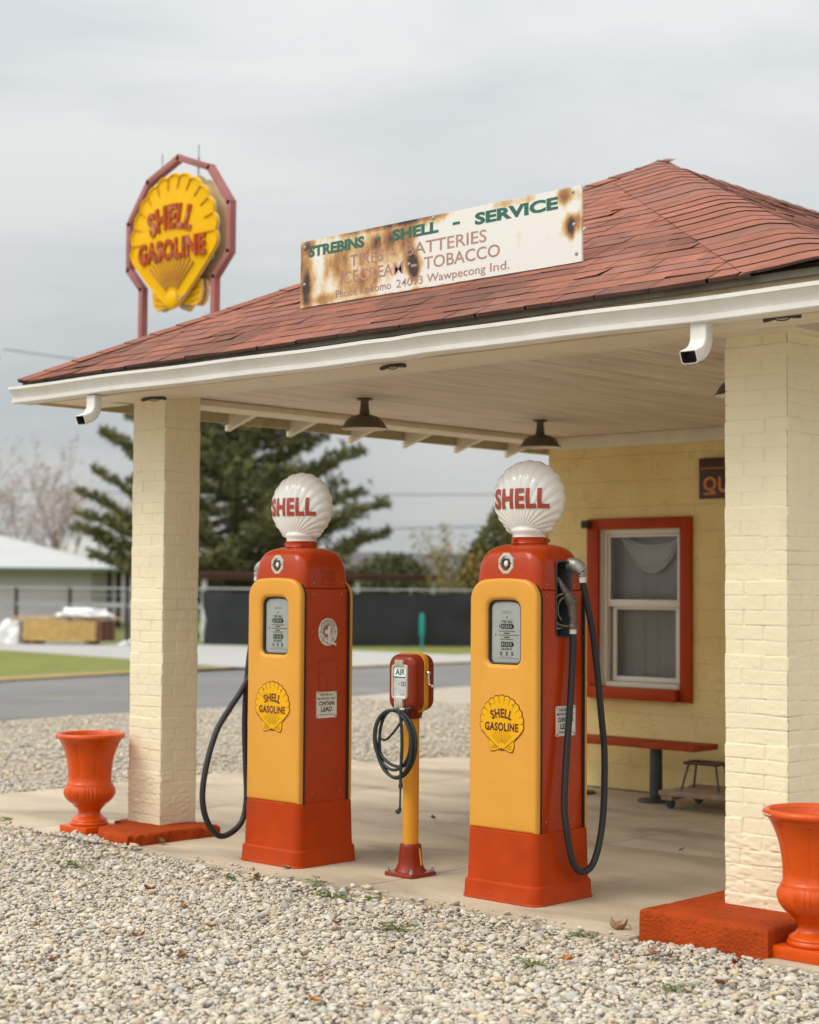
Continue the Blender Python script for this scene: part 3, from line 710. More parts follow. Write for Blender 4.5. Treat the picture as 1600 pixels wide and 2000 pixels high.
# window
b = BM()
bx(b, -8.21, -8.10, 10.792, 10.819, .80, 2.105, bev=.003); bx(b, -7.335, -7.231, 10.792, 10.819, .705, 2.108, bev=.003); bx(b, -8.0985, -7.3365, 10.790, 10.819, 2.022, 2.107, bev=.003)
win = part('window', b, 'frame')
b = BM(); box(b, (-7.775, 10.776, .752), (.872, .086, .088), bev=.005); part('sill', b, 'frame', win)
b = BM()
for (x0, x1, z0, z1, y0, y1) in [(-8.10, -8.055, .80, 2.02, 10.85, 10.93), (-7.378, -7.335, .80, 2.02, 10.85, 10.93), (-8.055, -7.378, 1.985, 2.02, 10.85, 10.93), (-8.055, -7.378, .798, .835, 10.84, 10.93)]: bx(b, x0, x1, y0, y1, z0, z1, bev=.003)
bx(b, -8.098, -8.088, 10.822, 10.849, .80, 2.018); bx(b, -7.347, -7.337, 10.822, 10.849, .80, 2.018)
part('jamb', b, 'vinyl', win)
def sash(x0, x1, z0, z1, y, bot, top, st):
    b = BM()
    for (a, c, d, e) in [(x0, x0+st, z0, z1), (x1-st, x1, z0, z1), (x0+st, x1-st, z0, z0+bot), (x0+st, x1-st, z1-top, z1)]: bx(b, a, c, y, y+.025, d, e, bev=.002)
    part('sash', b, 'vinyl', win)
    b = BM(); face(b, [b.verts.new(p) for p in ((x0+st-.003, y+.012, z0+bot-.003), (x1-st+.003, y+.012, z0+bot-.003), (x1-st+.003, y+.012, z1-top+.003), (x0+st-.003, y+.012, z1-top+.003))]); part('pane', b, 'glass', win, recalc=False)
sash(-8.053, -7.380, 1.42, 1.983, 10.862, .055, .022, .022)
sash(-8.030, -7.402, .838, 1.432, 10.896, .04, .035, .035)
b = BM(); k = 60
top = [b.verts.new((-8.09+.75*i/k, 11.0+.007*math.sin(i*.55)+.004*math.sin(i*1.3+1), 2.05)) for i in range(k+1)]; bot = [b.verts.new((v.co.x+.01*math.sin(v.co.x*40), v.co.y*1.0, .76)) for v in top]
for i in range(k): face(b, (top[i], top[i+1], bot[i+1], bot[i]))
part('curtain', b, 'curtain', win, smooth=60)
b = BM(); rows = []
for i in range(13):
    q = i/12; row = []
    for j in range(33):
        x = j/32*2-1; sag = (1-x*x)*(.10+.20*q); fold = .006*math.sin(q*PI*7+x*1.2)
        row.append(b.verts.new((-7.70+.30*x, 10.955-.02*math.sin(PI*q)+fold, 2.0-.02*q-sag)))
    rows.append(row)
for r1, r2 in zip(rows[:-1], rows[1:]):
    for j in range(32): face(b, (r1[j], r1[j+1], r2[j+1], r2[j]))
part('reflection_swag', b, 'palereflection', win, smooth=60)  # added pale draped surface, put in for the reflections in the upper pane

# roof --------------------------------------------------------------
XL, XR, YF, YB, ZE, PT = -9.23, -3.40, 6.165, 18.0, 2.862, .497
HALF = (XR-XL)/2; ZA = ZE+PT*HALF
NRM = math.sqrt(1+PT*PT)
def shear(x): return .0082*(x+6.31)
def slope_pt(O, e, h, u, t, n):
    x = O[0]+e[0]*u+h[0]*t-h[0]*n*PT/NRM; y = O[1]+e[1]*u+h[1]*t-h[1]*n*PT/NRM
    return (x, y, ZE+PT*t+n/NRM+shear(x))
V, Fq, T = [], [], []
def quad4(a, c, d, e, tint):
    i = len(V); V.extend((a, c, d, e)); T.extend([tint]*4); Fq.append((i, i+1, i+2, i+3))
rs = random.Random(11)
def tint_():
    k = rs.gauss(1, .05); g = rs.random()
    base = (.312, .120, .078) if g > .3 else (.268, .116, .084)
    if g > .97: base = (.24, .095, .065)
    return tuple(max(.01, c*k) for c in base)
def slope(O, e, h, length, lo, hi, caplo, caphi, tmax):
    dt = .1155; k = 0; t0 = 0
    while t0 < tmax-.01:
        t1 = min(t0+dt, tmax)
        ulo = lambda t: (t if lo else 0); uhi = lambda t: length-(t if hi else 0)
        a0 = ulo(t0)+(caplo if lo else 0); a1 = uhi(t0)-(caphi if hi else 0)
        u = a0-rs.uniform(.02, .28)-(.16 if k % 2 else 0)
        lift = .0048
        P = lambda uu, tt, nn: slope_pt(O, e, h, uu, tt, nn)
        quad4(P(ulo(t0), t0+.004, .001), P(uhi(t0), t0+.004, .001), P(uhi(t1), t1, .001), P(ulo(t1), t1, .001), (.05, .028, .022))  # dark underlay: shadow in the gaps between tabs put into the tint
        while u < a1:
            wd = rs.choice([.305, .3, .25, .20, .155, .31]); g = .0033
            ub0, ub1 = max(u+g, a0), min(u+wd-g, a1)
            if ub1-ub0 > .02:
                c0 = max(u+g, ulo(t1)); c1 = min(u+wd-g, uhi(t1))
                c0 = min(c0, c1)
                l1, l2 = lift+rs.uniform(-.002, .003)+(.006 if rs.random() < .05 else 0), lift+rs.uniform(-.002, .003)+(.006 if rs.random() < .05 else 0)
                j1 = rs.uniform(-.008, .004)
                tn = tint_()
                sn = max(0, min(1, .5+1.6*mnoise.noise(Vector((u*1.3, t0*2.2, O[0])))-.75*t0)); tn = tuple(q*(1-.36*sn)+.004*sn for q in tn)
                ta = t0-.004+j1
                quad4(P(ub0, ta, l1), P(ub1, ta, l2), P(c1, t1+.01, .002), P(c0, t1+.01, .002), tn)
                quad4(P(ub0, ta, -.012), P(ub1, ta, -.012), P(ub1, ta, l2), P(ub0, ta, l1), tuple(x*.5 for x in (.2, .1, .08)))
            u += wd
        t0 = t1; k += 1
FR = ((XL, YF), (1, 0), (0, 1)); RG = ((XR, YF), (0, 1), (-1, 0)); LF = ((XL, YB), (0, -1), (1, 0))
slope(*FR, XR-XL, True, True, .10, .43, HALF)
slope(*RG, YB-YF, True, False, .16, 0, HALF)
slope(*LF, YB-YF, False, True, 0, .10, HALF)
fit(raw_mesh('shingles', V, Fq, 'shingle', tint=T, smooth=False))
# hip and ridge caps
V, Fq, T = [], [], []
def caps(rowsfn, ncourse, dt, tmax):
    for k in range(ncourse):
        t0 = k*dt-.004+rs.uniform(-.012, .008); t1 = min((k+1)*dt+.012, tmax)
        if t0 >= tmax: break
        t0 = max(t0, -.01); j = rs.uniform(-.002, .003)
        A = rowsfn(t0, .0048+j); Bq = rowsfn(t1, .001); D = rowsfn(t0, -.01); tn = tint_()
        for q in range(len(A)-1):
            quad4(A[q], A[q+1], Bq[q+1], Bq[q], tn); quad4(D[q], D[q+1], A[q+1], A[q], (.08, .045, .035))
LEN = XR-XL
def hip_right(t, n):
    mx_ = max(.02, LEN-2*t-.12)
    P = [slope_pt(*FR, LEN-t-min(d, mx_), t, n+l) for d, l in ((.47, .004), (.36, .010), (.26, .017), (.18, .024), (.11, .028), (.06, .026))]
    P += [slope_pt(*RG, t+d, t, n+l) for d, l in ((.06, .024), (.11, .018), (.2, .006))]
    return P
def hip_left(t, n):
    P = [slope_pt(*LF, YB-YF-t-d, t, n+l) for d, l in ((.12, .006), (.05, .022))]
    P += [slope_pt(*FR, t+d, t, n+l) for d, l in ((.05, .022), (.13, .006))]
    return P
caps(hip_right, 26, .1155, HALF); caps(hip_left, 26, .1155, HALF)
for k in range(44):
    y0 = YF+HALF+.03+k*.2; y1 = y0+.215; tn = tint_()
    row = lambda y, n, k=k: [(-6.315-.16, y, ZA-.078+n), (-6.315-.05, y, ZA-.012+n), (-6.315, y, ZA+.004+n), (-6.315+.05, y, ZA-.012+n), (-6.315+.16, y, ZA-.078+n)]
    A, Bq = row(y0, .010 if k else -.012), row(y1, .004)
    for q in range(4): quad4(A[q], A[q+1], Bq[q+1], Bq[q], tn)
fit(raw_mesh('ridge_cap', V, Fq, 'shingle', tint=T, smooth=True, sharp=60))
# roof deck under the shingles
b = BM()
def dv(x, y, z): return b.verts.new((x, y, z+shear(x)))
o_ = .035
e1, e2, e3, e4 = dv(XL+.03, YF+.03, ZE-o_+.015), dv(XR-.03, YF+.03, ZE-o_+.015), dv(XR-.03, YB, ZE-o_+.015), dv(XL+.03, YB, ZE-o_+.015)
a1, a2 = dv(-6.315, YF+HALF, ZA-o_), dv(-6.315, YB, ZA-o_)
face(b, (e1, e2, a1)); face(b, (e2, e3, a2, a1)); face(b, (e3, e4, a2)); face(b, (e4, e1, a1, a2))
part('roof_deck', b, 'trim', smooth=0)
# drip edge, fascia, soffit, beams, ceiling, trim
b = BM()
def sheared_bx(b, x0, x1, y0, y1, z0, z1):
    i = len(b.verts); bx(b, x0, x1, y0, y1, z0, z1); b.verts.ensure_lookup_table()
    for v in b.verts[i:]: v.co.z += shear(v.co.x)
sheared_bx(b, XL+.025, XR-.02, 6.195, 6.225, 2.826, 2.8565); part('drip_edge', b, 'drip')
b = BM(); bx(b, -9.2, -3.42, 6.228, 6.25, 2.70, 2.85)
bx(b, -9.2, -9.175, 6.252, 17.9, 2.706, 2.84); bx(b, -3.445, -3.42, 6.252, 17.9, 2.72, 2.86); part('fascia', b, 'fascia')
b = BM(); bx(b, -9.173, -3.45, 6.252, 6.62, 2.722, 2.738); bx(b, -9.173, -8.86, 6.62, 6.78, 2.722, 2.738); part('soffit', b, 'trim')
b = BM(); bx(b, -8.86, -8.54, 6.622, 10.82, 2.735, 2.80, bev=.004); bx(b, -4.33, -3.9, 6.622, 10.82, 2.72, 2.82)
bx(b, -8.538, -4.332, 6.622, 6.80, 2.728, 2.81, bev=.004)
bx(b, -8.54, -8.515, 6.80, 10.78, 2.725, 2.765, bev=.004)
part('beam', b, 'trim')
b = BM(); bx(b, -8.513, -4.332, 6.801, 10.818, 2.768, 2.79); part('ceiling', b, 'ceiling')
b = BM(); bx(b, -8.514, -4.332, 10.775, 10.819, 2.665, 2.766, bev=.005); part('crown_trim', b, 'trim')
for i, y in enumerate([7.30, 7.91, 8.50, 9.13, 9.73, 10.34, 10.98, 11.6, 12.2, 12.8]):
    b = BM()
    P = [(-8.861, 2.79), (-8.861, 2.76), (-9.205, 2.652), (-9.205, 2.695), (-9.174, 2.700), (-9.174, 2.81)]
    f = [b.verts.new((x, y-.022, z)) for x, z in P]; g = [b.verts.new((x, y+.022, z)) for x, z in P]
    face(b, f); face(b, g[::-1]); strip(b, f, g); part('rafter_tail', b, 'trim', smooth=0)
# gutter
b = BM()
prof = [(0, .094), (0, 0), (-.074, 0), (-.090, .002), (-.093, .006), (-.093, .027), (-.085, .031), (-.089, .044), (-.098, .058), (-.111, .072), (-.117, .081), (-.1255, .083), (-.1255, .099), (-.117, .102)]
inn = [(-.117, .098), (-.122, .096), (-.122, .086), (-.114, .083), (-.107, .073), (-.094, .060), (-.085, .045), (-.081, .031), (-.089, .026), (-.089, .008), (-.072, .004), (-.004, .004), (-.004, .094)]
loop = prof+inn; rings = []
for i in range(61):
    x = -9.225+(9.225-3.30)*i/60
    dz = .003*math.sin(x*2.1)+.002*math.sin(x*5.3+1)-.007*math.exp(-((x+5.85)/.12)**2); dy = -.002*math.sin(x*3.3)-.006*math.exp(-((x+5.8)/.1)**2)
    rings.append([b.verts.new((x, 6.226+p[0]+(dy if p[0] < -.05 else 0), 2.702+p[1]+dz)) for p in loop])
for r1, r2 in zip(rings[:-1], rings[1:]): strip(b, r1, r2)
face(b, rings[0]); face(b, rings[-1][::-1])
face(b, [b.verts.new((-9.226, 6.226+p[0], 2.702+p[1])) for p in prof])
gut = part('gutter', b, 'white', smooth=28)
def downspout(x):
    b = BM(); path = []
    for i in range(6): path.append((x, 6.185, 2.70-.012*i))
    for i in range(1, 11):
        a = R_(72*i/10); path.append((x, 6.185-.085*(1-math.cos(a)), 2.64-.085*math.sin(a)))
    lx = path[-1]; d = (Vector(path[-1])-Vector(path[-2])).normalized()
    for i in range(1, 4): path.append(tuple(Vector(lx)+d*.014*i))
    rings = []
    for i, p in enumerate(path):
        p = Vector(p); t = (Vector(path[min(i+1, len(path)-1)])-Vector(path[max(i-1, 0)])).normalized()
        u = Vector((1, 0, 0)); v = t.cross(u)
        cr = 1+(.035 if (i % 2 == 0 and 5 < i < 16) else 0)
        ring = []
        for (a, c) in rrect(.084, .058, .010, 4):
            rib = .0016*math.cos(a*330)
            ring.append(b.verts.new(p+u*(a*cr)+v*(c*cr+rib)))
        rings.append(ring)
    for r1, r2 in zip(rings[:-1], rings[1:]): strip(b, r1, r2)
    inner = [b.verts.new(v.co-(v.co-Vector(path[-1]))*.1) for v in rings[-1]]; strip(b, rings[-1], inner)
    deep = [b.verts.new(v.co-d*.05) for v in inner]
    k = len(inner)
    for j in range(k): face(b, (inner[j], inner[(j+1) % k], deep[(j+1) % k], deep[j]), 1)
    face(b, deep, 1)
    o = obj('downspout_elbow', b, ['white', 'iron'], gut, smooth=40)
downspout(-4.09); downspout(-8.43)

# ================================================================== fuel pumps
def outl(wd, zb, zt, rt, rb, d=0, bow=0, n=8, m=6):
    """upright panel outline in x/z, counter-clockwise from the right top corner; d insets it"""
    hw = wd/2-d; zb += d; zt -= d; rt = max(rt-d, .004); rb = max(rb-d, .003); o = []
    def arc(cx, cz, r, a0):
        for i in range(n+1):
            a = R_(a0+90*i/n); o.append((cx+r*math.cos(a), cz+r*math.sin(a)))
    def line(a, c):
        for i in range(1, m): o.append((a[0]+(c[0]-a[0])*i/m, a[1]+(c[1]-a[1])*i/m))
    arc(hw-rt, zt-rt, rt, 0); line((hw-rt, zt), (-hw+rt, zt)); arc(-hw+rt, zt-rt, rt, 90); line((-hw, zt-rt), (-hw, zb+rb))
    arc(-hw+rb, zb+rb, rb, 180); line((-hw+rb, zb), (hw-rb, zb)); arc(hw-rb, zb+rb, rb, 270); line((hw, zb+rb), (hw, zt-rt))
    mid = (zb+zt)/2
    return [(x, z+(bow*(1-(x/hw)**2) if z > mid+.0 and z > zt-rt-1e-6 else 0)) for x, z in o]
def ring_y(b, pts, y): return [b.verts.new((x, y, z)) for x, z in pts]

def shell_outline(k=13, n=9, ears=False, amp=.045):
    o = []
    a0, a1 = -14, 194
    for i in range(k):
        for j in range(n+1 if i == k-1 else n):
            t = (i+j/n)/k; a = R_(a0+(a1-a0)*t); s = abs(math.sin(PI*(i+j/n)))
            r = .5*(1-amp*(1-s))
            o.append((r*math.cos(a), r*math.sin(a)))
    if ears: o += [(-.275, -.31), (-.285, -.38), (-.265, -.45), (-.235, -.49), (-.18, -.487), (-.12, -.465), (-.06, -.455), (0, -.465), (.06, -.455), (.12, -.465), (.18, -.487), (.235, -.49), (.265, -.45), (.285, -.38), (.275, -.31)]
    else: o += [(-.30, -.28), (-.15, -.41), (-.05, -.478), (0, -.488), (.05, -.478), (.15, -.41), (.30, -.28)]
    return o
def stroke(b, fn, p, q, w, h0, t, mi):
    p = Vector(p); q = Vector(q); d = (q-p).normalized(); nn = Vector((-d.y, d.x))*w/2
    pts = [p-nn*.6, q-nn, q+nn, p+nn*.6]
    A = [b.verts.new(fn(v.x, v.y, h0)) for v in pts]; B_ = [b.verts.new(fn(v.x, v.y, h0+t)) for v in pts]
    face(b, B_, mi); strip(b, A, B_, mi)
def pump_emblem(fn, S):
    """enamel shell badge: 0 yellow, 1 maroon"""
    b = BM(); f = lambda u, v, h: fn(u*S, v*S, h)
    oo = shell_outline(ears=True)
    cen = lambda o, k: [(x*k, y*k) for x, y in o]
    plate(b, cen(oo, 1.02), lambda u, v, h: f(u, v, h), .002, 1)
    plate(b, cen(oo, .985), lambda u, v, h: f(u, v, .002+h), .002, 0)
    H0 = .004
    for i in range(1, 13):
        a = R_(-14+208*i/13); r1, r0 = .475, .475-(.11 if 2 < i < 11 else .07)
        stroke(b, f, (r0*math.cos(a)*1.0, r0*math.sin(a)-(.01 if i < 7 else .01)), (r1*math.cos(a), r1*math.sin(a)), .009, H0, .0006, 1)
    for i in range(11):
        a = R_(90+(i-5)*8.6)
        stroke(b, f, (.10*math.cos(a), -.43+.10*math.sin(a)), (.33*math.cos(a), -.43+.31*math.sin(a)), .0058, H0, .0006, 1)
    for s in (-1, 1):
        stroke(b, f, (s*.47, -.14), (s*.03, -.455), .011, H0, .0007, 1)
        for z0 in (.0, .035, .07): stroke(b, f, (s*.11, -.43+z0*.6), (s*.225, -.44+z0*.8), .008, H0, .0006, 1)
        sphere(b, f(s*.25, .335, .004), .004, 1, 1)
    sphere(b, f(0, -.44, .004), .006, 1, 1)
    def arcfn(u, v, h):   # letters on a bow, tops spread
        R = .62; a = u/R; rr = R+v
        return f(rr*math.sin(a), .165+rr*math.cos(a)-R+.02, H0+h)
    letters(b, 'SHELL', .50, .165, arcfn, .0012, 1, bold=.035, spacing=1.1)
    letters(b, 'GASOLINE', .76, .15, lambda u, v, h: f(u, -.055+v, H0+h), .0012, 1, bold=.035, spacing=1.12)
    return b

def make_pump(root):
    def P(name, b, mt, par=None, **k):
        o = obj(name, b, mt, par or root, **k)
        if name in ('door', 'sight_glass', 'nozzle_boot', 'nozzle', 'nozzle_hook', 'hose_outlet', 'ferrule'): o.location.y = -.02
        return o
    b = BM(); loft(b, [(0, .500, .492, .06), (.004, .506, .498, .062), (.012, .496, .488, .06), (.080, .490, .482, .06), (.088, .486, .478, .06), (.096, .470, .462, .056), (.104, .467, .459, .055), (.335, .456, .442, .05), (.345, .452, .438, .05), (.348, .445, .43, .05), (.348, .41, .39, .04)])
    P('base', b, 'redbase', smooth=30)
    # casing with the nozzle boot cut out of its side
    def cut(bm):
        me = bpy.data.meshes.new('c'); bmesh.ops.recalc_face_normals(bm, faces=bm.faces); bm.to_mesh(me); bm.free()
        o = bpy.data.objects.new('c', me); COL.objects.link(o)
        t = BM(); loft(t, [(-.10, .115, .372, .022), (.14, .115, .372, .022)], 6)
        bmesh.ops.transform(t, matrix=Matrix(((0, 0, 1, .19), (1, 0, 0, .01), (0, 1, 0, 1.502), (0, 0, 0, 1))), verts=t.verts); bmesh.ops.recalc_face_normals(t, faces=t.faces)
        for sy in (-1, 1):
            t2 = BM(); loft(t2, [(-.06, .226, .326, .045), (.06, .226, .326, .045)], 6)
            bmesh.ops.transform(t2, matrix=Matrix(((1, 0, 0, 0), (0, 0, 1, sy*.205), (0, 1, 0, 1.331), (0, 0, 0, 1))), verts=t2.verts); merge(t, t2)
        bmesh.ops.recalc_face_normals(t, faces=t.faces)
        mt = bpy.data.meshes.new('k'); t.to_mesh(mt); t.free(); k = bpy.data.objects.new('k', mt); COL.objects.link(k)
        md = o.modifiers.new('b', 'BOOLEAN'); md.operation = 'DIFFERENCE'; md.object = k; md.solver = 'EXACT'
        dg = bpy.context.evaluated_depsgraph_get(); dg.update()
        r = bpy.data.meshes.new_from_object(o.evaluated_get(dg)); q = BM(); q.from_mesh(r)
        for ob in (o, k): bpy.data.objects.remove(ob)
        return q
    b = BM(); loft(b, [(.34, .4245, .376, .02), (.36, .4245, .376, .022), (1.541, .4245, .376, .030), (1.545, .416, .366, .030)])
    P('casing', cut(b), 'red', smooth=35)
    b = BM(); loft(b, [(1.5465, 0.418, 0.369, 0.055), (1.549, 0.425, 0.376, 0.058), (1.6, 0.424, 0.375, 0.062), (1.65, 0.419, 0.37, 0.068), (1.69, 0.409, 0.36, 0.076), (1.72, 0.394, 0.345, 0.084), (1.743, 0.368, 0.32, 0.09), (1.76, 0.33, 0.283, 0.09), (1.771, 0.28, 0.23, 0.085), (1.777, 0.22, 0.18, 0.06), (1.78, 0.14, 0.12, 0.04)])
    P('cap', cut(b), 'red', smooth=40)
    b = BM()
    for i in range(4):      # louvres pressed into the cap
        box(b, (-.2115, -.01, 1.572+.024*i), (.012, .10, .013), bev=.005)
    P('louvre', b, 'red')
    for sx in (-1, 1):
        for y in (-.12, .10):
            for z in (1.575, 1.515, .40): b = BM(); sphere(b, (sx*.2125, y, z), .0045, 0, 1); P('screw', b, 'alu')
    # nozzle boot lining
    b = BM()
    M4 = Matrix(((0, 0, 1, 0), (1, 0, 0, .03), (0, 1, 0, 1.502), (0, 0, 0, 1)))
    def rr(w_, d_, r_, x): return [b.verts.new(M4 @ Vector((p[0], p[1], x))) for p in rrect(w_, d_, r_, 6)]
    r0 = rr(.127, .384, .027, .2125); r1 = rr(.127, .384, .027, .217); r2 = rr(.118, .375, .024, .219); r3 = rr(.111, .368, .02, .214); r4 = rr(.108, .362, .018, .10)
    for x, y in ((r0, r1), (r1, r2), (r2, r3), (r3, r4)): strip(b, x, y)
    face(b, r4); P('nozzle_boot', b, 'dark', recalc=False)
    # globe collar
    b = BM(); lathe(b, [(.02, 1.776), (.093, 1.776), (.096, 1.781), (.092, 1.786), (.090, 1.806), (.093, 1.812), (.086, 1.815), (.02, 1.815)], 40)
    for a in (20, 140, 260):
        c = Vector((.09*math.cos(R_(a)), .09*math.sin(R_(a)), 1.797)); d = Vector((math.cos(R_(a)), math.sin(R_(a)), 0)); cyl(b, c, c+d*.02, .0045, 8); cyl(b, c+d*.012, c+d*.018, .008, 8)
    P('globe_collar', b, 'red')
    # shell-shaped milk-glass globe
    a_, c_, b_ = .203, .199, .122; zc = 2.012; oz = -.172; nk = 23; span = R_(112)
    def edge(th):
        dx, dz = math.sin(th), math.cos(th); A = dx*dx/a_**2+dz*dz/c_**2; Bq = 2*oz*dz/c_**2; Cc = oz*oz/c_**2-1
        return (-Bq+math.sqrt(max(0, Bq*Bq-4*A*Cc)))/(2*A)
    def dep(x, z): return b_*math.sqrt(max(0, 1-(x*x/a_**2+z*z/c_**2)))
    b = BM(); nth = nk*8; ns = 26
    S_ = [math.sin(PI/2*j/ns) for j in range(ns+1)]
    grids = []
    for sg in (-1, 1):
        g = []
        for i in range(nth+1):
            th = -span+2*span*i/nth; ph = abs(math.sin(PI*nk*i/nth)); Lg = edge(th); row = []
            for s in S_:
                x, z = Lg*s*math.sin(th), oz+Lg*s*math.cos(th)
                y = dep(x, z); kk = 1-.032*(1-ph)*min(1, s*2.2); x *= kk; z *= kk; y = y*kk if s < .999 else 0
                row.append(b.verts.new((x, sg*y, zc+z)))
            g.append(row)
        grids.append(g)
        for i in range(nth):
            for j in range(ns): face(b, (g[i][j], g[i+1][j], g[i+1][j+1], g[i][j+1]))
    bmesh.ops.remove_doubles(b, verts=b.verts, dist=1e-5)
    lathe(b, [(.02, 1.814), (.086, 1.814), (.085, 1.822), (.088, 1.832), (.096, 1.842), (.098, 1.852), (.08, 1.87)], 48)
    for sx in (-1, 1): sphere(b, (sx*.094, 0, 1.860), .043, 0, 4, (1.0, .85, .62))
    gl = P('globe', b, 'globe', smooth=60); gl.rotation_euler = (0, 0, R_(9))
    for sg in (-1, 1):
        b = BM(); letters(b, 'SHELL', .318, .106, lambda u, v, h: Vector((sg*-1*u, sg*(dep(u, v)+.0015+h), zc-.004+v)), .0015, 0, bold=.045, spacing=1.12, cut=3)
        P('lettering', b, 'globered', gl, smooth=0)
    # doors, front and rear alike
    def door():
        D = lambda d, bow=.018: outl(.440, .346, 1.586, .092, .008, d, bow)
        Wn = lambda d: outl(.216, 1.172, 1.488, .042, .034, -d, .008)
        b = BM(); R = [ring_y(b, D(0), -.158), ring_y(b, D(0), -.173)]
        for i in range(1, 7):
            a = R_(90*i/6); R.append(ring_y(b, D(.017*(1-math.cos(a))), -.173-.017*math.sin(a)))
        R.append(ring_y(b, D(.06, .008), -.1905))
        R.append(ring_y(b, Wn(.024), -.190))
        for i in range(1, 6):
            a = R_(90*i/5); R.append(ring_y(b, Wn(.024-.024*math.sin(a)), -.190+.020*(1-math.cos(a))))
        R.append(ring_y(b, Wn(0), -.150))
        for x, y in zip(R[:-1], R[1:]): strip(b, x, y)
        return b, D, Wn
    b, D, Wn = door(); d0 = P('door', b, 'yellow', smooth=40)
    subs = []
    b = BM(); R = [ring_y(b, D(.0), -.1579), ring_y(b, D(-.0035), -.157), ring_y(b, D(-.0035), -.146), ring_y(b, D(.03), -.145)]
    for x, y in zip(R[:-1], R[1:]): strip(b, x, y)
    P('gasket', b, 'gasket', d0)
    b = BM(); R = [ring_y(b, Wn(.001), -.171), ring_y(b, Wn(-.004), -.173), ring_y(b, Wn(-.009), -.170), ring_y(b, Wn(-.010), -.128)]
    for x, y in zip(R[:-1], R[1:]): strip(b, x, y)
    P('window_seal', b, 'gasket', d0)
    b = BM(); face(b, ring_y(b, Wn(-.009), -.163))
    P('window_pane', b, 'glass', d0, recalc=False)
    # dial card: 0 card, 1 black, 2 red
    b = BM(); fy = -.156
    bx(b, -.098, .098, fy, fy+.01, 1.17, 1.487)
    T = lambda s, w_, h_, x, z, mi=1, bold=.02: letters(b, s, w_, h_, front(x, fy, z), .0006, mi, bold=bold)
    def blk(x, z, w_, h_, mi=1): bx(b, x-w_/2, x+w_/2, fy-.0008, fy+.001, z-h_/2, z+h_/2, mi)
    def digits(s, z, hh):
        for i, ch in enumerate(s):
            x = -.026+.026*i; blk(x, z, .022, hh, 1); letters(b, ch, .010, hh*.66, front(x, fy-.001, z), .0006, 0, bold=.03)
        pts = [(.037, hh/2), (.037, -hh/2), (.046, -hh*.2), (.046, hh*.2)]
        vs = [b.verts.new((x, fy-.0006, z+q)) for x, q in pts]; face(b, vs, 1)
    lathe(b, [(.0001, fy-.002), (.0035, fy-.002), (.0045, fy)], 10, (0, 0, 1.408), 1, axis='Y')
    T('THIS  SALE', .072, .014, 0, 1.386); T('$', None, .018, -.046, 1.362); digits('004', 1.362, .026)
    for z, w_, k in ((1.436, .062, 9), (1.429, .062, 9)):
        for i in range(k): blk(-w_/2+w_*(i+.5)/k, z, w_/k*.62, .0022, 1)
    for z, w_, k in ((1.338, .105, 15), (1.318, .135, 19), (1.297, .085, 12)):
        for i in range(k): blk((.012 if w_ > .12 else 0)-w_/2+w_*(i+.5)/k, z, w_/k*.6, .006, 2)
    blk(0, 1.328, .036, .0055); blk(0, 1.3075, .036, .0055)
    lathe(b, [(.0001, fy-.002), (.0035, fy-.002), (.0045, fy)], 10, (-.073, 0, 1.318), 1, axis='Y')
    digits('000', 1.272, .026); T('GALLONS AT', .072, .013, 0, 1.249)
    for i in (-1, 0, 1): blk(.036*i, 1.226, .012, .019); letters(b, '2', .006, .012, front(.036*i, fy-.001, 1.226), .0005, 0, bold=.02)
    for z, w_, k in ((1.209, .075, 12), (1.202, .14, 24)):
        for i in range(k): blk((.01 if w_ > .1 else 0)-w_/2+w_*(i+.5)/k, z, w_/k*.62, .002, 1)
    P('dial', b, ['dial', 'ink', 'redink'], d0, smooth=0)
    P('shell_badge', pump_emblem(front(0, -.190, .878), .285), ['shellyel', 'shellink'], d0, smooth=0)
    d1 = d0.copy(); COL.objects.link(d1); d1.rotation_euler = (0, 0, PI); d1.location.y = .02
    for ch in list(d0.children): q = ch.copy(); COL.objects.link(q); q.parent = d1
    # sight-glass badge on the cap, front and back
    def oct_(w_, h_, c_): return [(w_/2, h_/2-c_), (w_/2-c_, h_/2), (-w_/2+c_, h_/2), (-w_/2, h_/2-c_), (-w_/2, -h_/2+c_), (-w_/2+c_, -h_/2), (w_/2-c_, -h_/2), (w_/2, -h_/2+c_)]
    b = BM(); zc_ = 1.678; f = front(0, -.157, zc_)
    pl_ = lambda o, h: [b.verts.new(f(u, v, h)) for u, v in o]
    A = [pl_(oct_(.098, .108, .031), 0), pl_(oct_(.098, .108, .031), .008), pl_(oct_(.090, .100, .029), .013), pl_(oct_(.064, .074, .020), .013), pl_(oct_(.060, .070, .019), .004)]
    for x, y in zip(A[:-1], A[1:]): strip(b, x, y)
    for s in (-1, 1): sphere(b, f(s*.036, 0, .013), .004, 1, 1)
    face(b, A[-1], 2)
    o2 = [pl_(oct_(.046, .052, .014), .005), pl_(oct_(.046, .052, .014), .014), pl_(oct_(.036, .042, .012), .014), pl_(oct_(.034, .04, .011), .007)]
    for x, y in zip(o2[:-1], o2[1:]): strip(b, x, y, 1)
    sphere(b, f(0, 0, .004), .016, 3, 3, (1, .6, 1.1))
    s0 = P('sight_glass', b, ['bezel', 'dark', 'chrome', 'enamel'], smooth=30)
    s1 = s0.copy(); COL.objects.link(s1); s1.rotation_euler = (0, 0, PI); s1.location.y = .02
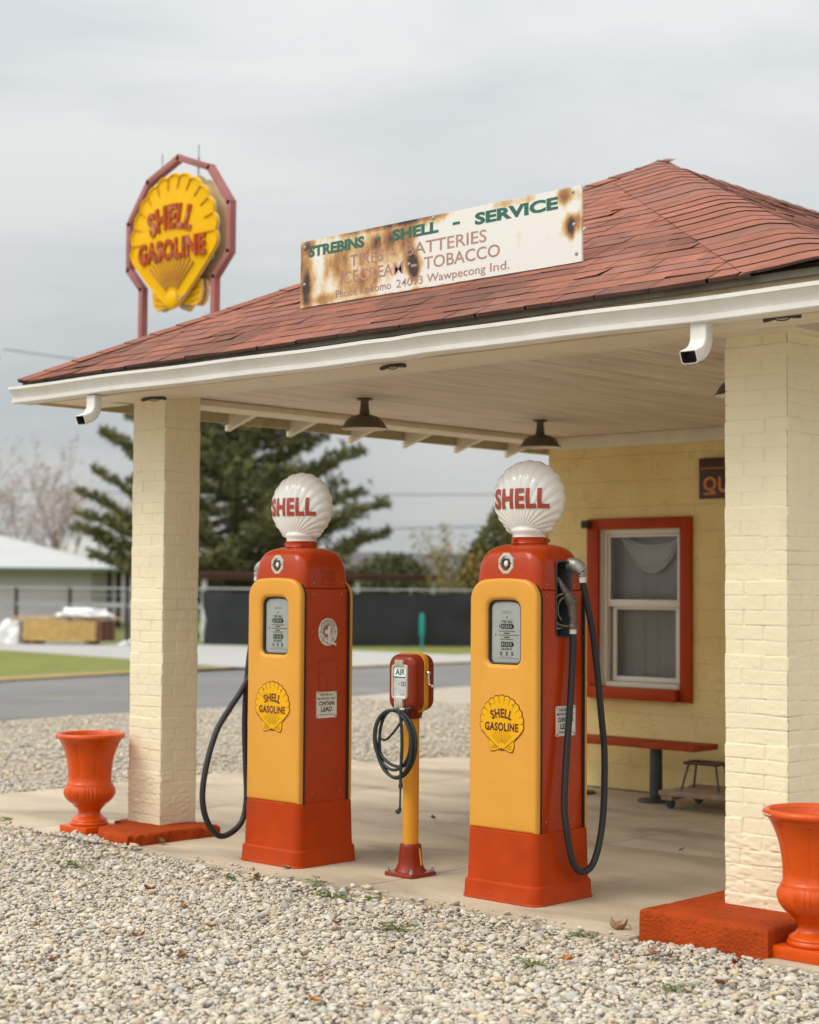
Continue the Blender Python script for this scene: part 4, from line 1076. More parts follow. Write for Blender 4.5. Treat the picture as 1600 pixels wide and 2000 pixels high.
    # warning plates on both sides
    def wplate(fn, name, last):
        b = BM(); plate(b, rrect(.158, .150, .006, 4), fn, .002, 0)
        g = lambda z: (lambda u, v, h: fn(u, v+z, .002+h))
        letters(b, 'FOR USE AS A', .105, .0135, g(.056), .0006, 1, bold=.015, spacing=1.1); letters(b, 'MOTOR FUEL ONLY', .140, .0135, g(.034), .0006, 1, bold=.015, spacing=1.1)
        letters(b, 'CONTAINS', .122, .023, g(.007), .0006, 1, bold=.03); letters(b, 'LEAD', .086, .027, g(-.026), .0006, 1, bold=.03)
        letters(b, last, .11, .009, g(-.0565), .0006, 1)
        for x in (-1, 1):
            for z in (-1, 1): sphere(b, fn(x*.070, z*.066, .002), .0045, 1, 1)
        P(name, b, ['enamel', 'ink'], smooth=0)
    wplate(side_px(.2127, .03, .892), 'warning_plate', '(ANTIKNOCK COMPOUND)'); wplate(side_nx(-.2127, -.005, .892), 'warning_plate', '(TETRAETHYL)')
    # round emblem and hatch on the far side
    fn = side_nx(-.2127, -.01, 1.30)
    b = BM(); circ = lambda rx, rz, k=40: [(rx*math.cos(2*PI*i/k), rz*math.sin(2*PI*i/k)) for i in range(k)]
    plate(b, circ(.073, .078), fn, .003, 0)
    fo = lambda h: (lambda u, v, t: fn(u, v, h+t))
    def annul(r0_, r1_, h, mi, a0=0, a1=360):
        k = 40; A = [(r*math.cos(R_(a0+(a1-a0)*i/k)), r*1.06*math.sin(R_(a0+(a1-a0)*i/k))) for r in (r0_, r1_) for i in range(k+1)]
        v = [b.verts.new(fn(x, y, h)) for x, y in A]
        for i in range(k): face(b, (v[i], v[i+1], v[k+2+i], v[k+1+i]), mi)
    annul(.055, .058, .0036, 1); annul(.044, .0465, .0036, 1, 15, 165); annul(.038, .040, .0036, 1)
    for i in range(16):
        a = R_(30+120*i/15); stroke(b, fn, (.061*math.cos(a), .065*math.sin(a)), (.067*math.cos(a), .071*math.sin(a)), .006, .003, .0006, 1)
    for a in (0, 180, 225, 270, 315): stroke(b, fn, (.04*math.cos(R_(a)), .042*math.sin(R_(a))), (.072*math.cos(R_(a)), .077*math.sin(R_(a))), .003, .003, .0006, 1)
    plate(b, [(x-.004, y+.004) for x, y in circ(.033, .036)], fo(.003), .002, 2)
    plate(b, [(-.004, .02), (.0, -.062), (.062, -.078), (.060, -.066), (.016, -.05), (.016, .036), (.002, .036)][::-1], fo(.004), .004, 0)
    plate(b, [(x-.014, y+.0) for x, y in circ(.014, .013, 16)], fo(.005), .002, 0)
    P('round_emblem', b, ['enamel', 'ink', 'redink'], smooth=20)
    b = BM(); f2 = side_nx(-.2125, -.01, 1.057)
    A = [[b.verts.new(f2(u, v, h)) for u, v in rrect(w_, h_, .008, 4)] for w_, h_, h in ((.136, .186, 0), (.136, .186, .0025), (.131, .181, .004), (.125, .175, .004), (.121, .171, .0012))]
    for x, y in zip(A[:-1], A[1:]): strip(b, x, y)
    face(b, A[-1]); P('hatch', b, 'red')
    # nozzle and hose outlet
    b = BM()
    tube(b, catmull([(.135, -.012, 1.668), (.165, -.005, 1.635), (.195, .006, 1.60), (.215, .018, 1.565)], 6), [.010]*6+[.0115]*6+[.014]*7, 12)
    tube(b, catmull([(.213, .017, 1.568), (.228, .030, 1.535), (.240, .045, 1.50), (.245, .056, 1.455), (.246, .062, 1.40), (.247, .064, 1.365)], 6), [.016]*4+[.020]*4+[.026]*8+[.0225]*8+[.019]*7, 14)
    cyl(b, (.240, .045, 1.497), (.243, .088, 1.49), .017, 14); cyl(b, (.243, .085, 1.49), (.243, .094, 1.489), .013, 14)
    lathe(b, [(.01, 1.352), (.024, 1.352), (.026, 1.358), (.026, 1.372), (.022, 1.378), (.01, 1.379)], 16, (.247, .064, 0))
    tube(b, catmull([(.226, .022, 1.53), (.205, -.012, 1.515), (.19, -.026, 1.47), (.192, -.026, 1.41), (.21, -.004, 1.375), (.235, .04, 1.365)], 6), .007, 8)   # guard
    tube(b, catmull([(.222, .018, 1.51), (.205, .0, 1.48), (.205, -.004, 1.43), (.215, .01, 1.395)], 6), .006, 8)                      # lever
    P('nozzle', b, 'nozzle', smooth=50)
    b = BM(); box(b, (.16, .0, 1.355), (.09, .07, .012), bev=.004); tube(b, catmull([(.14, -.03, 1.36), (.19, -.03, 1.372), (.205, .0, 1.372)], 5), .006, 8); P('nozzle_hook', b, 'alu')
    b = BM()
    tube(b, catmull([(.195, .098, 1.675), (.225, .102, 1.674), (.25, .110, 1.660), (.262, .116, 1.64)], 6), [.036]*6+[.038]*4+[.036]*3+[.033]*3+[.030]*3, 16)
    lathe(b, [(.01, 1.612), (.019, 1.612), (.023, 1.618), (.019, 1.623), (.024, 1.629), (.021, 1.636), (.026, 1.64), (.012, 1.643)], 16, (.264, .118, 0))
    P('hose_outlet', b, 'alu', smooth=50)
    b = BM(); cyl(b, (.247, .064, 1.353), (.248, .064, 1.327), .0185, 16); P('ferrule', b, 'white')
    b = BM(); cyl(b, (.264, .118, 1.613), (.266, .121, 1.585), .0185, 16); P('ferrule', b, 'white')
    return root
def hose(root, pts, cuff=()):
    b = BM(); tube(b, catmull(pts, 10), .0172, 12); o = obj('hose', b, 'hose', root, smooth=60); o.location.y = -.02; return o
RPUMP = (-5.52, 6.775, 0); LPUMP = (-7.165, 6.725, 0)
GP = 'vintage fuel pumps on the forecourt slab'
rp = thing('fuel_pump', 'yellow and red fuel pump with its hose hanging on the right, before the red window', 'fuel pump', RPUMP, 0, GP)
make_pump(rp)
lp = copy_tree(rp)
lp.location = LPUMP; lp.rotation_euler = (0, 0, PI)
lp['label'] = 'yellow and red fuel pump with white round side emblem, hose looped at its left'
hose(rp, [(.248, .064, 1.330), (.249, .062, 1.27), (.251, .048, 1.07), (.258, .008, .79), (.268, -.028, .516), (.282, -.027, .365), (.29, .011, .21), (.292, .086, .146), (.29, .19, .19), (.278, .275, .387), (.27, .30, .695), (.27, .273, .904), (.27, .207, 1.295), (.267, .135, 1.54), (.265, .121, 1.588)])
hose(lp, [(.265, .121, 1.588), (.272, .125, 1.50), (.28, .135, 1.30), (.30, .150, 1.096), (.315, .160, .802), (.318, .145, .507), (.318, .137, .33), (.318, .17, .201), (.318, .266, .137), (.318, .354, .14), (.318, .431, .225), (.318, .467, .357), (.318, .444, .528), (.318, .371, .725), (.315, .277, .851), (.305, .190, .96), (.280, .12, 1.10), (.25, .066, 1.29), (.248, .064, 1.330)])

# ================================================================== air meter
am = thing('air_meter', 'small red and yellow tyre air meter on a yellow post with coiled black hose', 'air meter', (-6.36, 6.80, 0))
def A_(name, b, mt, par=None, **k):
    o = obj(name, b, mt, par or am, **k)
    if name in ('hose_hook', 'air_hose', 'tyre_chuck'): o.location.x = .098
    if name in ('housing', 'band'): o.scale = (1.12, 1.12, 1.04); o.location.z = -.0416
    if name == 'bezel': o.location.y = -.009
    if name == 'crank': o.location.x = .012
    return o
b = BM()
loft(b, [(0, .208, .208, .02), (.016, .208, .208, .02), (.022, .202, .202, .02), (.024, .16, .16, .06)], 8)
lathe(b, [(.088, .022), (.085, .028), (.074, .045), (.067, .065), (.063, .10), (.060, .15), (.058, .165), (.052, .172), (.044, .172)], 36)
A_('post_base', b, 'darkred', smooth=40)
for sx in (-1, 1):
    for sy in (-1, 1):
        b = BM(); cyl(b, (sx*.085, sy*.085, .02), (sx*.085, sy*.085, .045), .006, 8); cyl(b, (sx*.085, sy*.085, .022), (sx*.085, sy*.085, .033), .011, 6); A_('anchor_bolt', b, 'steel')
b = BM(); tube(b, catmull([(.066, .0, .15), (.074, 0, .10), (.082, 0, .06)], 4), .004, 6); A_('trim_strip', b, 'poleyel')
b = BM(); lathe(b, [(.0435, .17), (.0435, .86), (.02, .86)], 36); A_('post', b, 'poleyel', smooth=50)
b = BM(); lathe(b, [(.02, .845), (.05, .845), (.056, .852), (.06, .868), (.062, .884), (.06, .892), (.02, .892)], 36); A_('collar', b, 'darkred', smooth=50)
MY = Matrix(((1, 0, 0, 0), (0, 0, -1, 0), (0, 1, 0, 1.04), (0, 0, 0, 1)))     # section plane upright, depth towards -Y
MYb = Matrix(((1, 0, 0, 0), (0, 0, 1, 0), (0, 1, 0, 1.04), (0, 0, 0, 1)))
for mx in (MY, MYb):
    b = BM(); t = BM(); loft(t, [(.012, .186, .296, .05), (.045, .184, .294, .052), (.060, .176, .286, .052), (.071, .160, .270, .048), (.077, .138, .248, .04), (.079, .10, .21, .03)], 10); merge(b, t, mx); A_('housing', b, 'darkred', smooth=50)
b = BM(); t = BM(); loft(t, [(-.013, .190, .300, .05), (-.013, .198, .310, .054), (.013, .198, .310, .054), (.013, .190, .300, .05)], 10); merge(b, t, MY); A_('band', b, 'poleyel', smooth=40)
b = BM(); fy = -.079; f = front(-.002, fy, 1.045)
Q = lambda o, h: [b.verts.new(f(u, v, h)) for u, v in o]
Rg = [Q(rrect(.118, .188, .02, 6), -.006), Q(rrect(.118, .188, .02, 6), .006), Q(rrect(.110, .180, .018, 6), .011), Q(rrect(.096, .166, .012, 6), .010), Q(rrect(.092, .162, .01, 6), -.002)]
for x, y in zip(Rg[:-1], Rg[1:]): strip(b, x, y)
for i in range(5):
    box(b, f(-.024+.012*i, .102, .006), (.009, .020, .034), bev=.003); box(b, f(-.024+.012*i, -.118, .008), (.0095, .020, .058), bev=.003)
bz = A_('bezel', b, 'bezel', smooth=40)
b = BM(); bx(b, -.049, .045, fy-.0005, fy+.004, .963, 1.127); bx(b, -.046, .042, fy-.0008, fy, .966, 1.066, 4)
bx(b, -.049, .045, fy-.0035, fy, 1.068, 1.073, 1); letters(b, 'AIR', .070, .034, front(-.002, fy-.001, 1.098), .0008, 2, bold=.02)
for i in range(2): bx(b, .005+.018*i, .020+.018*i, fy-.0015, fy, 1.022, 1.046, 1); letters(b, '32'[i], .008, .016, front(.0125+.018*i, fy-.0018, 1.034), .0005, 0, bold=.02)
bx(b, -.014, -.004, fy-.0012, fy, 1.032, 1.036, 1); bx(b, -.04, -.034, fy-.0012, fy, 1.005, 1.009, 1)
for z in (1.0, .992, .984): bx(b, -.01, .036, fy-.0008, fy, z, z+.0012, 3)
bx(b, .0, .028, fy-.001, fy, .972, .980, 3)
A_('dial', b, ['dial', 'ink', 'green', 'steel', 'meterface'], bz, smooth=0)
b = BM(); cyl(b, (.095, 0, 1.095), (.112, 0, 1.095), .012, 14); tube(b, [(.110, 0, 1.095), (.114, .004, 1.03)], .006, 10); cyl(b, (.108, .005, 1.026), (.135, .005, 1.026), .008, 12); sphere(b, (.113, 0, 1.095), .012, 0, 2); A_('crank', b, 'chrome', smooth=50)
b = BM(); tube(b, catmull([(-.03, -.07, .905), (-.06, -.10, .90), (-.095, -.115, .895), (-.10, -.12, .915)], 5), .008, 8); box(b, (-.10, -.118, .893), (.06, .03, .014), bev=.005); A_('hose_hook', b, 'bezel', smooth=50)
b = BM(); pts = [(-.02, -.085, .905)]
for i in range(4*20+1):
    a = 2*PI*i/20; k = i/80; rx = .136+.013*math.sin(i*.23+1); rz = .163+.020*math.sin(i*.117+.3)
    pts.append((-.112+rx*math.sin(a)+.004*math.sin(i*.5), -.105-.028*k-.010*math.cos(a), .893-rz+rz*math.cos(a)))
pts += [(-.06, -.14, .895), (-.045, -.138, .84), (-.04, -.135, .72), (-.05, -.13, .60), (-.053, -.128, .52)]
tube(b, catmull(pts, 3), .0088, 8); A_('air_hose', b, 'hosegreen', smooth=60)
b = BM(); tube(b, catmull([(-.03, -.095, .90), (-.10, -.11, .80), (-.17, -.115, .735), (-.225, -.11, .73)], 6), .007, 8); A_('air_hose', b, 'hosegreen', smooth=60)
b = BM(); cyl(b, (-.053, -.128, .535), (-.053, -.128, .505), .0095, 10); cyl(b, (-.053, -.128, .505), (-.055, -.128, .48), .012, 10); tube(b, [(-.055, -.128, .48), (-.058, -.128, .37)], .0055, 8); tube(b, catmull([(-.058, -.128, .375), (-.064, -.128, .355), (-.075, -.13, .352), (-.078, -.13, .365)], 4), .010, 8); A_('tyre_chuck', b, 'iron', smooth=50)

# ================================================================== urns
def make_urn(root):
    b = BM(); box(b, (0, 0, .027), (.262, .262, .054), bev=.006); obj('plinth', b, 'orange', root)
    prof = [(.03, .052), (.112, .053), (.118, .060), (.117, .070), (.110, .078), (.112, .084), (.104, .094), (.086, .104), (.073, .118), (.069, .132), (.072, .145), (.084, .160), (.098, .172), (.104, .184), (.118, .192), (.125, .196), (.138, .21), (.150, .23), (.156, .255), (.155, .275), (.149, .295), (.142, .306), (.143, .312), (.139, .318), (.1345, .322), (.134, .36), (.136, .40), (.141, .44), (.150, .485), (.163, .525), (.178, .558), (.192, .582), (.200, .592), (.212, .596), (.217, .604), (.217, .614), (.212, .624), (.203, .627), (.192, .624), (.184, .612), (.176, .57), (.15, .55), (.02, .55)]
    def fl(r, z, a):
        if .32 < z < .592: return r*(1+.045*(abs(math.cos(4*a))**.45-.8)*min(1, (z-.32)/.06)*min(1, (.592-z)/.06))
        if .595 <= z < .63 and r > .19: return r*(1+.012*(abs(math.cos(4*a))**.5-.8))
        if .20 < z < .30: return r*(1+.05*math.sin(PI*(z-.2)/.1)*(abs(math.sin(4*a))**.6-.6)+.03*math.sin(PI*(z-.2)/.1)*math.sin(40*a+20*math.sin(8*a)*(z-.25))*(math.sin(8*a) > -.3))
        return r
    b = BM(); lathe(b, prof, 224, fn=fl); obj('vase', b, 'orange', root, smooth=50)
    b = BM(); lathe(b, [(.001, .588), (.06, .586), (.12, .584), (.179, .580), (.179, .56)], 40, fn=lambda r, z, a: r); obj('soil', b, 'soil', root)
GU = 'orange urn planters beside the pillars'
ul = thing('urn_planter', 'orange fluted urn planter standing left of the far pillar', 'planter', (-8.85, 6.505, 0), R_(2), GU); make_urn(ul)
ur = copy_tree(ul); ur.location = (-3.735, 6.505, 0); ur.rotation_euler = (0, 0, 0); ur['label'] = 'orange urn planter cut off by the right edge of the photo, chipped rim'
b = BM()
for i, (a, l) in enumerate(((228, .10), (236, .07), (243, .05))):
    k = 8; row = [[b.verts.new(((.2185+h*.0006)*math.cos(R_(a)+l*(j/k-.5)*2.2), (.2185+h*.0006)*math.sin(R_(a)+l*(j/k-.5)*2.2), .608+.007*h*math.sin(PI*(j+.3)/(k+.6))*(1-.4*i*.5))) for j in range(k+1)] for h in (-.5, .6)]
    for j in range(k): face(b, (row[0][j], row[0][j+1], row[1][j+1], row[1][j]))
obj('paint_chip', b, 'enamel', ur)

# ================================================================== bench, dolly, stool
be = thing('bench', 'long red plank bench on round black pedestals along the yellow wall', 'bench', (-7.6, 10.45, 0))
b = BM(); box(b, (0, 0, .418), (1.46, .31, .042), bev=.004); obj('seat', b, 'benchred', be)
for x in (.30, -.42):
    b = BM(); lathe(b, [(.02, 0), (.135, 0), (.138, .008), (.13, .018), (.06, .024), (.048, .03), (.046, .385), (.02, .385)], 32, (x, -.01, 0)); bx(b, x-.11, x+.11, -.06, .04, .386, .3965); obj('pedestal', b, 'iron', be, smooth=40)
do = thing('furniture_dolly', 'low wooden dolly on casters parked by the yellow wall, a stool on it', 'dolly', (-6.74, 10.40, 0), R_(4))
b = BM()
for y in (-.21, 0, .21): box(b, (0, y, .112), (.66, .115, .036), bev=.004)
for x in (-.27, .27): box(b, (x, 0, .079), (.09, .52, .03), bev=.004)
obj('deck', b, 'wood', do)
for x in (-.27, .27):
    for y in (-.2, .2):
        b = BM(); lathe(b, [(.008, -.014), (.03, -.014), (.036, -.008), (.036, .008), (.03, .014), (.008, .014)], 18, (x, y, .036), axis='Y'); bx(b, x-.02, x+.02, y-.024, y-.018, .03, .0635); bx(b, x-.02, x+.02, y+.018, y+.024, .03, .0635); obj('caster', b, 'iron', do)
sto = thing('stool', 'small dark stool with splayed metal legs standing on the wooden dolly', 'stool', (-6.82, 10.37, .131), R_(8))
b = BM(); box(b, (0, 0, .190), (.27, .19, .022), bev=.005); obj('seat', b, 'maroon', sto)
for x in (-1, 1):
    for y in (-1, 1):
        b = BM(); tube(b, [(x*.105, y*.065, .181), (x*.145, y*.10, 0)], .008, 8); obj('leg', b, 'iron', sto)

# ================================================================== lamps, fixtures, camera
def make_lamp(root):
    b = BM(); lathe(b, [(.002, 0), (.052, 0), (.055, -.006), (.048, -.011), (.03, -.013), (.026, -.02), (.027, -.04), (.034, -.098), (.038, -.104)], 32); obj('stem', b, 'lampgreen', root, smooth=50)
    b = BM(); lathe(b, [(.035, -.100), (.048, -.106), (.075, -.113), (.100, -.126), (.122, -.148), (.136, -.172), (.143, -.186), (.152, -.192), (.153, -.196), (.149, -.198)], 40, cap=False); obj('shade', b, 'lampgreen', root, smooth=60)
    b = BM(); lathe(b, [(.034, -.104), (.047, -.110), (.074, -.117), (.098, -.130), (.119, -.151), (.133, -.174), (.141, -.189), (.1485, -.1975)], 40, cap=False); obj('shade_lining', b, 'lampwhite', root, smooth=60)
    b = BM(); sphere(b, (0, 0, -.15), .03, 0, 2, (1, 1, 1.25)); obj('bulb', b, 'lampwhite', root)
GL = 'dark barn lamps under the canopy ceiling'
lab = ['dark barn lamp hanging above the left fuel pump, near the front eave', 'dark barn lamp hanging near the yellow wall, above the white globe', 'dark barn lamp half hidden behind the near cream pillar']
for i, (x, y) in enumerate([(-7.70, 7.77), (-7.71, 9.58), (-4.82, 7.68)]):
    if i == 0: l0 = thing('pendant_lamp', lab[0], 'lamp', (x, y, 2.767), 0, GL); make_lamp(l0)
    else: q = copy_tree(l0); q.location = (x, y, 2.767); q['label'] = lab[i]
def twin_light(root):
    b = BM(); box(b, (0, 0, -.008), (.06, .035, .016), bev=.003)
    tube(b, catmull([(-.045, -.004, -.012), (-.02, -.006, -.024), (.02, -.006, -.026), (.045, -.004, -.014)], 6), .003, 8); obj('bracket', b, 'iron', root)
    for s in (-1, 1):
        b = BM(); t = BM(); lathe(t, [(.004, -.045), (.013, -.045), (.016, -.02), (.014, .03), (.006, .034)], 14, axis='X'); merge(b, t, Matrix.Translation((s*.062, 0, -.012)) @ Matrix.Rotation(R_(s*8), 4, 'Y') @ Matrix.Scale(.72, 4)); obj('lamp_holder', b, 'iron', root, smooth=40)
GX = 'small twin lamp holders under the front eave'
tl = thing('twin_lamp_holder', 'small dark twin lamp holder under the eave above the meter and left pump', 'light fixture', (-6.15, 6.42, 2.7215), R_(0), GX); twin_light(tl)
q = copy_tree(tl); q.location = (-3.77, 6.32, 2.7215); q['label'] = 'small dark twin lamp holder tucked above the near pillar top'
q = copy_tree(tl); q.location = (-8.35, 6.58, 2.7215); q.rotation_euler = (0, 0, .3); q['label'] = 'small dark twin lamp holder beside the far pillar top'
sc_ = thing('security_camera', 'small black box camera at upper left corner of red window frame', 'camera', (-8.195, 10.79, 2.062))
b = BM(); box(b, (0, -.03, 0), (.07, .055, .062), bev=.012, seg=3); obj('body', b, 'iron', sc_, smooth=40)
b = BM(); lathe(b, [(.001, -.062), (.014, -.062), (.018, -.058), (.018, -.056)], 16, axis='Y'); obj('lens', b, 'gasket', sc_)

# ================================================================== signs
rs_ = thing('roof_sign', 'rusty white enamel advertising board standing on the red roof slope', 'sign', (-6.249, 6.82, 3.388))
rs_.rotation_euler = (0, -.0078, 0)
W2, H2 = 1.033, .1945
b = BM(); o = []
for (x0, z0, x1, z1, k) in [(-W2, -H2, W2, -H2, 60), (W2, -H2, W2, H2, 16), (W2, H2, -W2, H2, 60), (-W2, H2, -W2, -H2, 16)]:
    for i in range(k):
        x, z = x0+(x1-x0)*i/k, z0+(z1-z0)*i/k; o.append((x+.004*mnoise.noise(Vector((x*7, z*9, 3))), z+.003*mnoise.noise(Vector((x*6, z*6, 8)))))
plate(b, o, front(0, 0, 0), .014, 0)
obj('board', b, 'rustsign', rs_, smooth=0)
def U_(px): s = (px-60)/1260; return s/(1.15-.15*s)
def line(words, z, h, mt, bold):
    for wd, p0, p1 in words:
        x0, x1 = -W2+2*W2*U_(p0), -W2+2*W2*U_(p1); b = BM()
        if wd == '-': bx(b, x0, x1, -.0152, -.0142, z-.009, z+.006)
        else: letters(b, wd, x1-x0, h, front((x0+x1)/2, -.0142, z), .001, 0, bold=bold)
        obj('dash' if wd == '-' else 'lettering', b, mt, rs_, smooth=0)
line([('STREBINS', 108, 415), ('-', 470, 497), ('SHELL', 555, 770), ('-', 832, 862), ('SERVICE', 925, 1240)], .128, .066, 'green', .045)
line([('TIRES', 340, 512), ('-', 545, 572), ('BATTERIES', 622, 972)], .030, .068, 'fadedred', .006)
line([('ICECREAM', 288, 607), ('-', 645, 672), ('TOBACCO', 705, 1025)], -.060, .068, 'fadedred', .006)
line([('Phone', 262, 377), ('Kokomo', 393, 550), ('24093', 575, 700)], -.147, .046, 'fadedred', .004)
line([('Wawpecong', 718, 968)], -.153, .059, 'fadedred', .004); line([('Ind.', 986, 1062)], -.146, .046, 'fadedred', .004)
b = BM()
for x, z in ((-1.0, .16), (-1.0, -.06), (-.16, -.05), (.98, .17), (.985, .0), (.02, .18), (1.0, -.15)): sphere(b, (x, -.014, z), .011, 0, 2, (1, .5, 1))
obj('bolt', b, 'steel', rs_)
for x in (-.8, 0, .8):
    b = BM(); bx(b, x-.015, x+.015, 0, .012, -.24, .15); t = BM(); bx(t, x-.012, x+.012, -.006, .006, -.19, .19); merge(b, t, Matrix.Translation((x*0, .175, -.06)) @ Matrix.Rotation(R_(-50), 4, 'X')); obj('bracket', b, 'steel', rs_)

qs = thing('wall_sign', 'dark maroon sign with orange letters on yellow wall, cut off by the pillar', 'sign', (-6.86, 10.806, 2.386))
b = BM(); box(b, (0, 0, 0), (.604, .022, .304), bev=.002); obj('board', b, 'maroon', qs)
b = BM(); letters(b, 'Q', .115, .128, front(-.205, -.0112, -.05), .0015, 0, bold=.03); obj('lettering', b, 'signorange', qs, smooth=0)
b = BM(); letters(b, 'U', .095, .120, front(-.085, -.0112, -.05), .0015, 0, bold=.03); obj('lettering', b, 'signorange', qs, smooth=0)
b = BM(); bx(b, -.262, -.15, -.0122, -.0112, -.122, -.108); obj('underline', b, 'signorange', qs, smooth=0)
b = BM(); bx(b, -.285, .30, -.0122, -.0112, .072, .079); obj('stripe', b, 'signorange', qs, smooth=0)

ps = thing('pole_sign', 'yellow scallop shell gasoline sign hung in a faded red steel arch behind the roof', 'sign', (-12.07, 9.77, -.05))
fr = [(-.518, 3.42), (-.518, 4.35), (-.715, 4.55), (-.715, 4.985), (-.435, 5.34), (0, 5.50), (.435, 5.34), (.715, 4.985), (.715, 4.55), (.512, 4.35), (.512, 3.42)]
b = BM()
for (p, q_) in zip(fr[:-1], fr[1:]):
    p, q_ = Vector((p[0], 0, p[1])), Vector((q_[0], 0, q_[1])); d = (q_-p).normalized(); ang = math.atan2(d.x, d.z)
    box(b, (p+q_)/2, (.058, .07, (q_-p).length+.036), 0, .004, Matrix.Rotation(ang, 3, 'Y'))
box(b, (0, 0, 3.40), (1.10, .12, .08), 0, .004); obj('frame', b, 'pinkpaint', ps)
b = BM(); lathe(b, [(.02, 0), (.16, 0), (.16, .03), (.075, .04), (.07, .06), (.062, 3.36), (.02, 3.36)], 24); obj('pole', b, 'pinkpaint', ps, smooth=40)
def big_shell(sg):
    root_y = sg*.10; S = 1.25
    f = lambda u, v, h: Vector((-sg*u*S+.03, root_y+sg*h, 4.72+v*S*1.0))
    b = BM(); oo = shell_outline(ears=False, amp=.04); n = len(oo)
    rings = []
    for k, h in ((.99, -.035), (1.0, -.03), (1.0, -.012), (.985, .006), (.965, .006), (.955, -.006), (.90, -.006)): rings.append([b.verts.new(f(x*k, (y+.02)*k-.02, h)) for x, y in oo])
    for i, (r1, r2) in enumerate(zip(rings[:-1], rings[1:])): strip(b, r1, r2, 1 if i < 2 else 0)
    prev = rings[-1]
    for k in (.7, .45, .2):
        r_ = [b.verts.new(f(x*k, (y+.02)*k-.02, -.006+.035*(1-k*k))) for x, y in oo]; strip(b, prev, r_, 0); prev = r_
    face(b, prev, 0); face(b, rings[0][::-1], 1)
    def hh(u, v): k = min(1, math.hypot(u, v)/.5); return -.004+.034*(1-k*k)
    for i in range(13):
        a = R_(90+(i-6)*7.2); p = Vector((.09*math.cos(a), -.42+.09*math.sin(a))); q_ = Vector((.36*math.cos(a), -.42+.33*math.sin(a)))
        for j in range(5): 
            p1 = p.lerp(q_, j/5); p2 = p.lerp(q_, (j+1)/5); hz = max(hh(*p1), hh(*p2)); stroke(b, f, p1, p2, .012+.002*j, hz-.012, .016, 2)
    sphere(b, f(0, -.43, .006), .075*S*.9, 0, 2, (1, .25, 1))
    for s in (-1, 1):
        e = [(s*x, y) for x, y in ((.10, -.30), (.27, -.30), (.285, -.38), (.265, -.45), (.22, -.485), (.10, -.465), (.02, -.45))]
        if s*-sg < 0: e = e[::-1]
        plate(b, e, lambda u, v, h: f(u, v, -.085+h), .03, 0, 1)
        for z in (-.45, -.41, -.37): stroke(b, f, (s*.14, z-.01), (s*.25, z+.012), .012, -.055, .004, 2)
    for i in range(1, 13):
        a = R_(-14+208*i/13); 
        for j in range(2):
            r0, r1 = .375+.045*j, .375+.045*(j+1); p1 = (r0*math.cos(a), r0*math.sin(a)); p2 = (r1*math.cos(a), r1*math.sin(a)); stroke(b, f, p1, p2, .0045, max(hh(*p1), hh(*p2))-.008, .0105, 2)
    sh = obj('shell_panel', b, ['signyel', 'signedge', 'signrib'], ps, smooth=30)
    b = BM()
    def arcfn(u, v, h):
        R = .66; a = u/R; rr = R+v; x, y = rr*math.sin(a), .175+rr*math.cos(a)-R
        return f(x, y, hh(x, y)-.004+h)
    letters(b, 'SHELL', .52, .185, arcfn, .018, 0, bold=.045, spacing=1.12, cut=1)
    letters(b, 'GASOLINE', .76, .155, lambda u, v, h: f(u, -.065+v, hh(u, v)-.004+h), .018, 0, bold=.045, spacing=1.1, cut=1)
    obj('lettering', b, 'signletter', sh, smooth=0)
big_shell(-1); big_shell(1)
b = BM(); bx(b, -.42, .46, -.03, .03, 4.52, 5.0); bx(b, -.22, .26, -.028, .028, 4.20, 5.15); obj('core', b, 'signback', ps)
for s in (-1, 1):
    b = BM()
    for i in range(9):
        z = 5.17+.035*i; t = BM(); tube(t, [(.012*math.cos(2*PI*j/10), 0, .022*math.sin(2*PI*j/10)) for j in range(10)], .0035, 6, closed=True); merge(b, t, Matrix.Translation((s*.26, 0, z)) @ Matrix.Rotation(R_(90*(i % 2)), 4, 'Z'))
    bx(b, s*.26-.004, s*.26+.004, -.004, .004, 5.44, 5.58); obj('chain', b, 'steel', ps)
b = BM(); tube(b, catmull([(.10, -.13, 4.24), (.18, -.15, 4.17), (.26, -.12, 4.22)], 6), .004, 6); obj('cable', b, 'steel', ps)

# ================================================================== fallen leaves and weeds on the forecourt edge
def leaf_mesh(size, seed, mt, curl):
    r = random.Random(seed); b = BM(); nu, nv = 9, 5; g = []
    for i in range(nu):
        t = i/(nu-1); wd = (math.sin(PI*min(1, t*1.02))**.7)*(.36+.13*math.sin(t*19+seed)); row = []
        for j in range(nv):
            s = j/(nv-1)*2-1
            x = (t-.5)*size; y = s*wd*size
            z = curl*size*((2*t-1)**2*.5+abs(s)**1.5*.6*(1 if seed % 2 else .5))+.05*size*math.sin(9*t+4*s+seed)
            row.append(b.verts.new((x, y, z+.006)))
        g.append(row)
    for i in range(nu-1):
        for j in range(nv-1): face(b, (g[i][j], g[i+1][j], g[i+1][j+1], g[i][j+1]))
    tube(b, catmull([(-.5*size, 0, .006+curl*size*.5), (-.68*size, .03*size, .012+curl*size*.5), (-.8*size, .08*size, .008)], 3), .0016, 5)
    return b
GLF = 'fallen leaves on the forecourt'
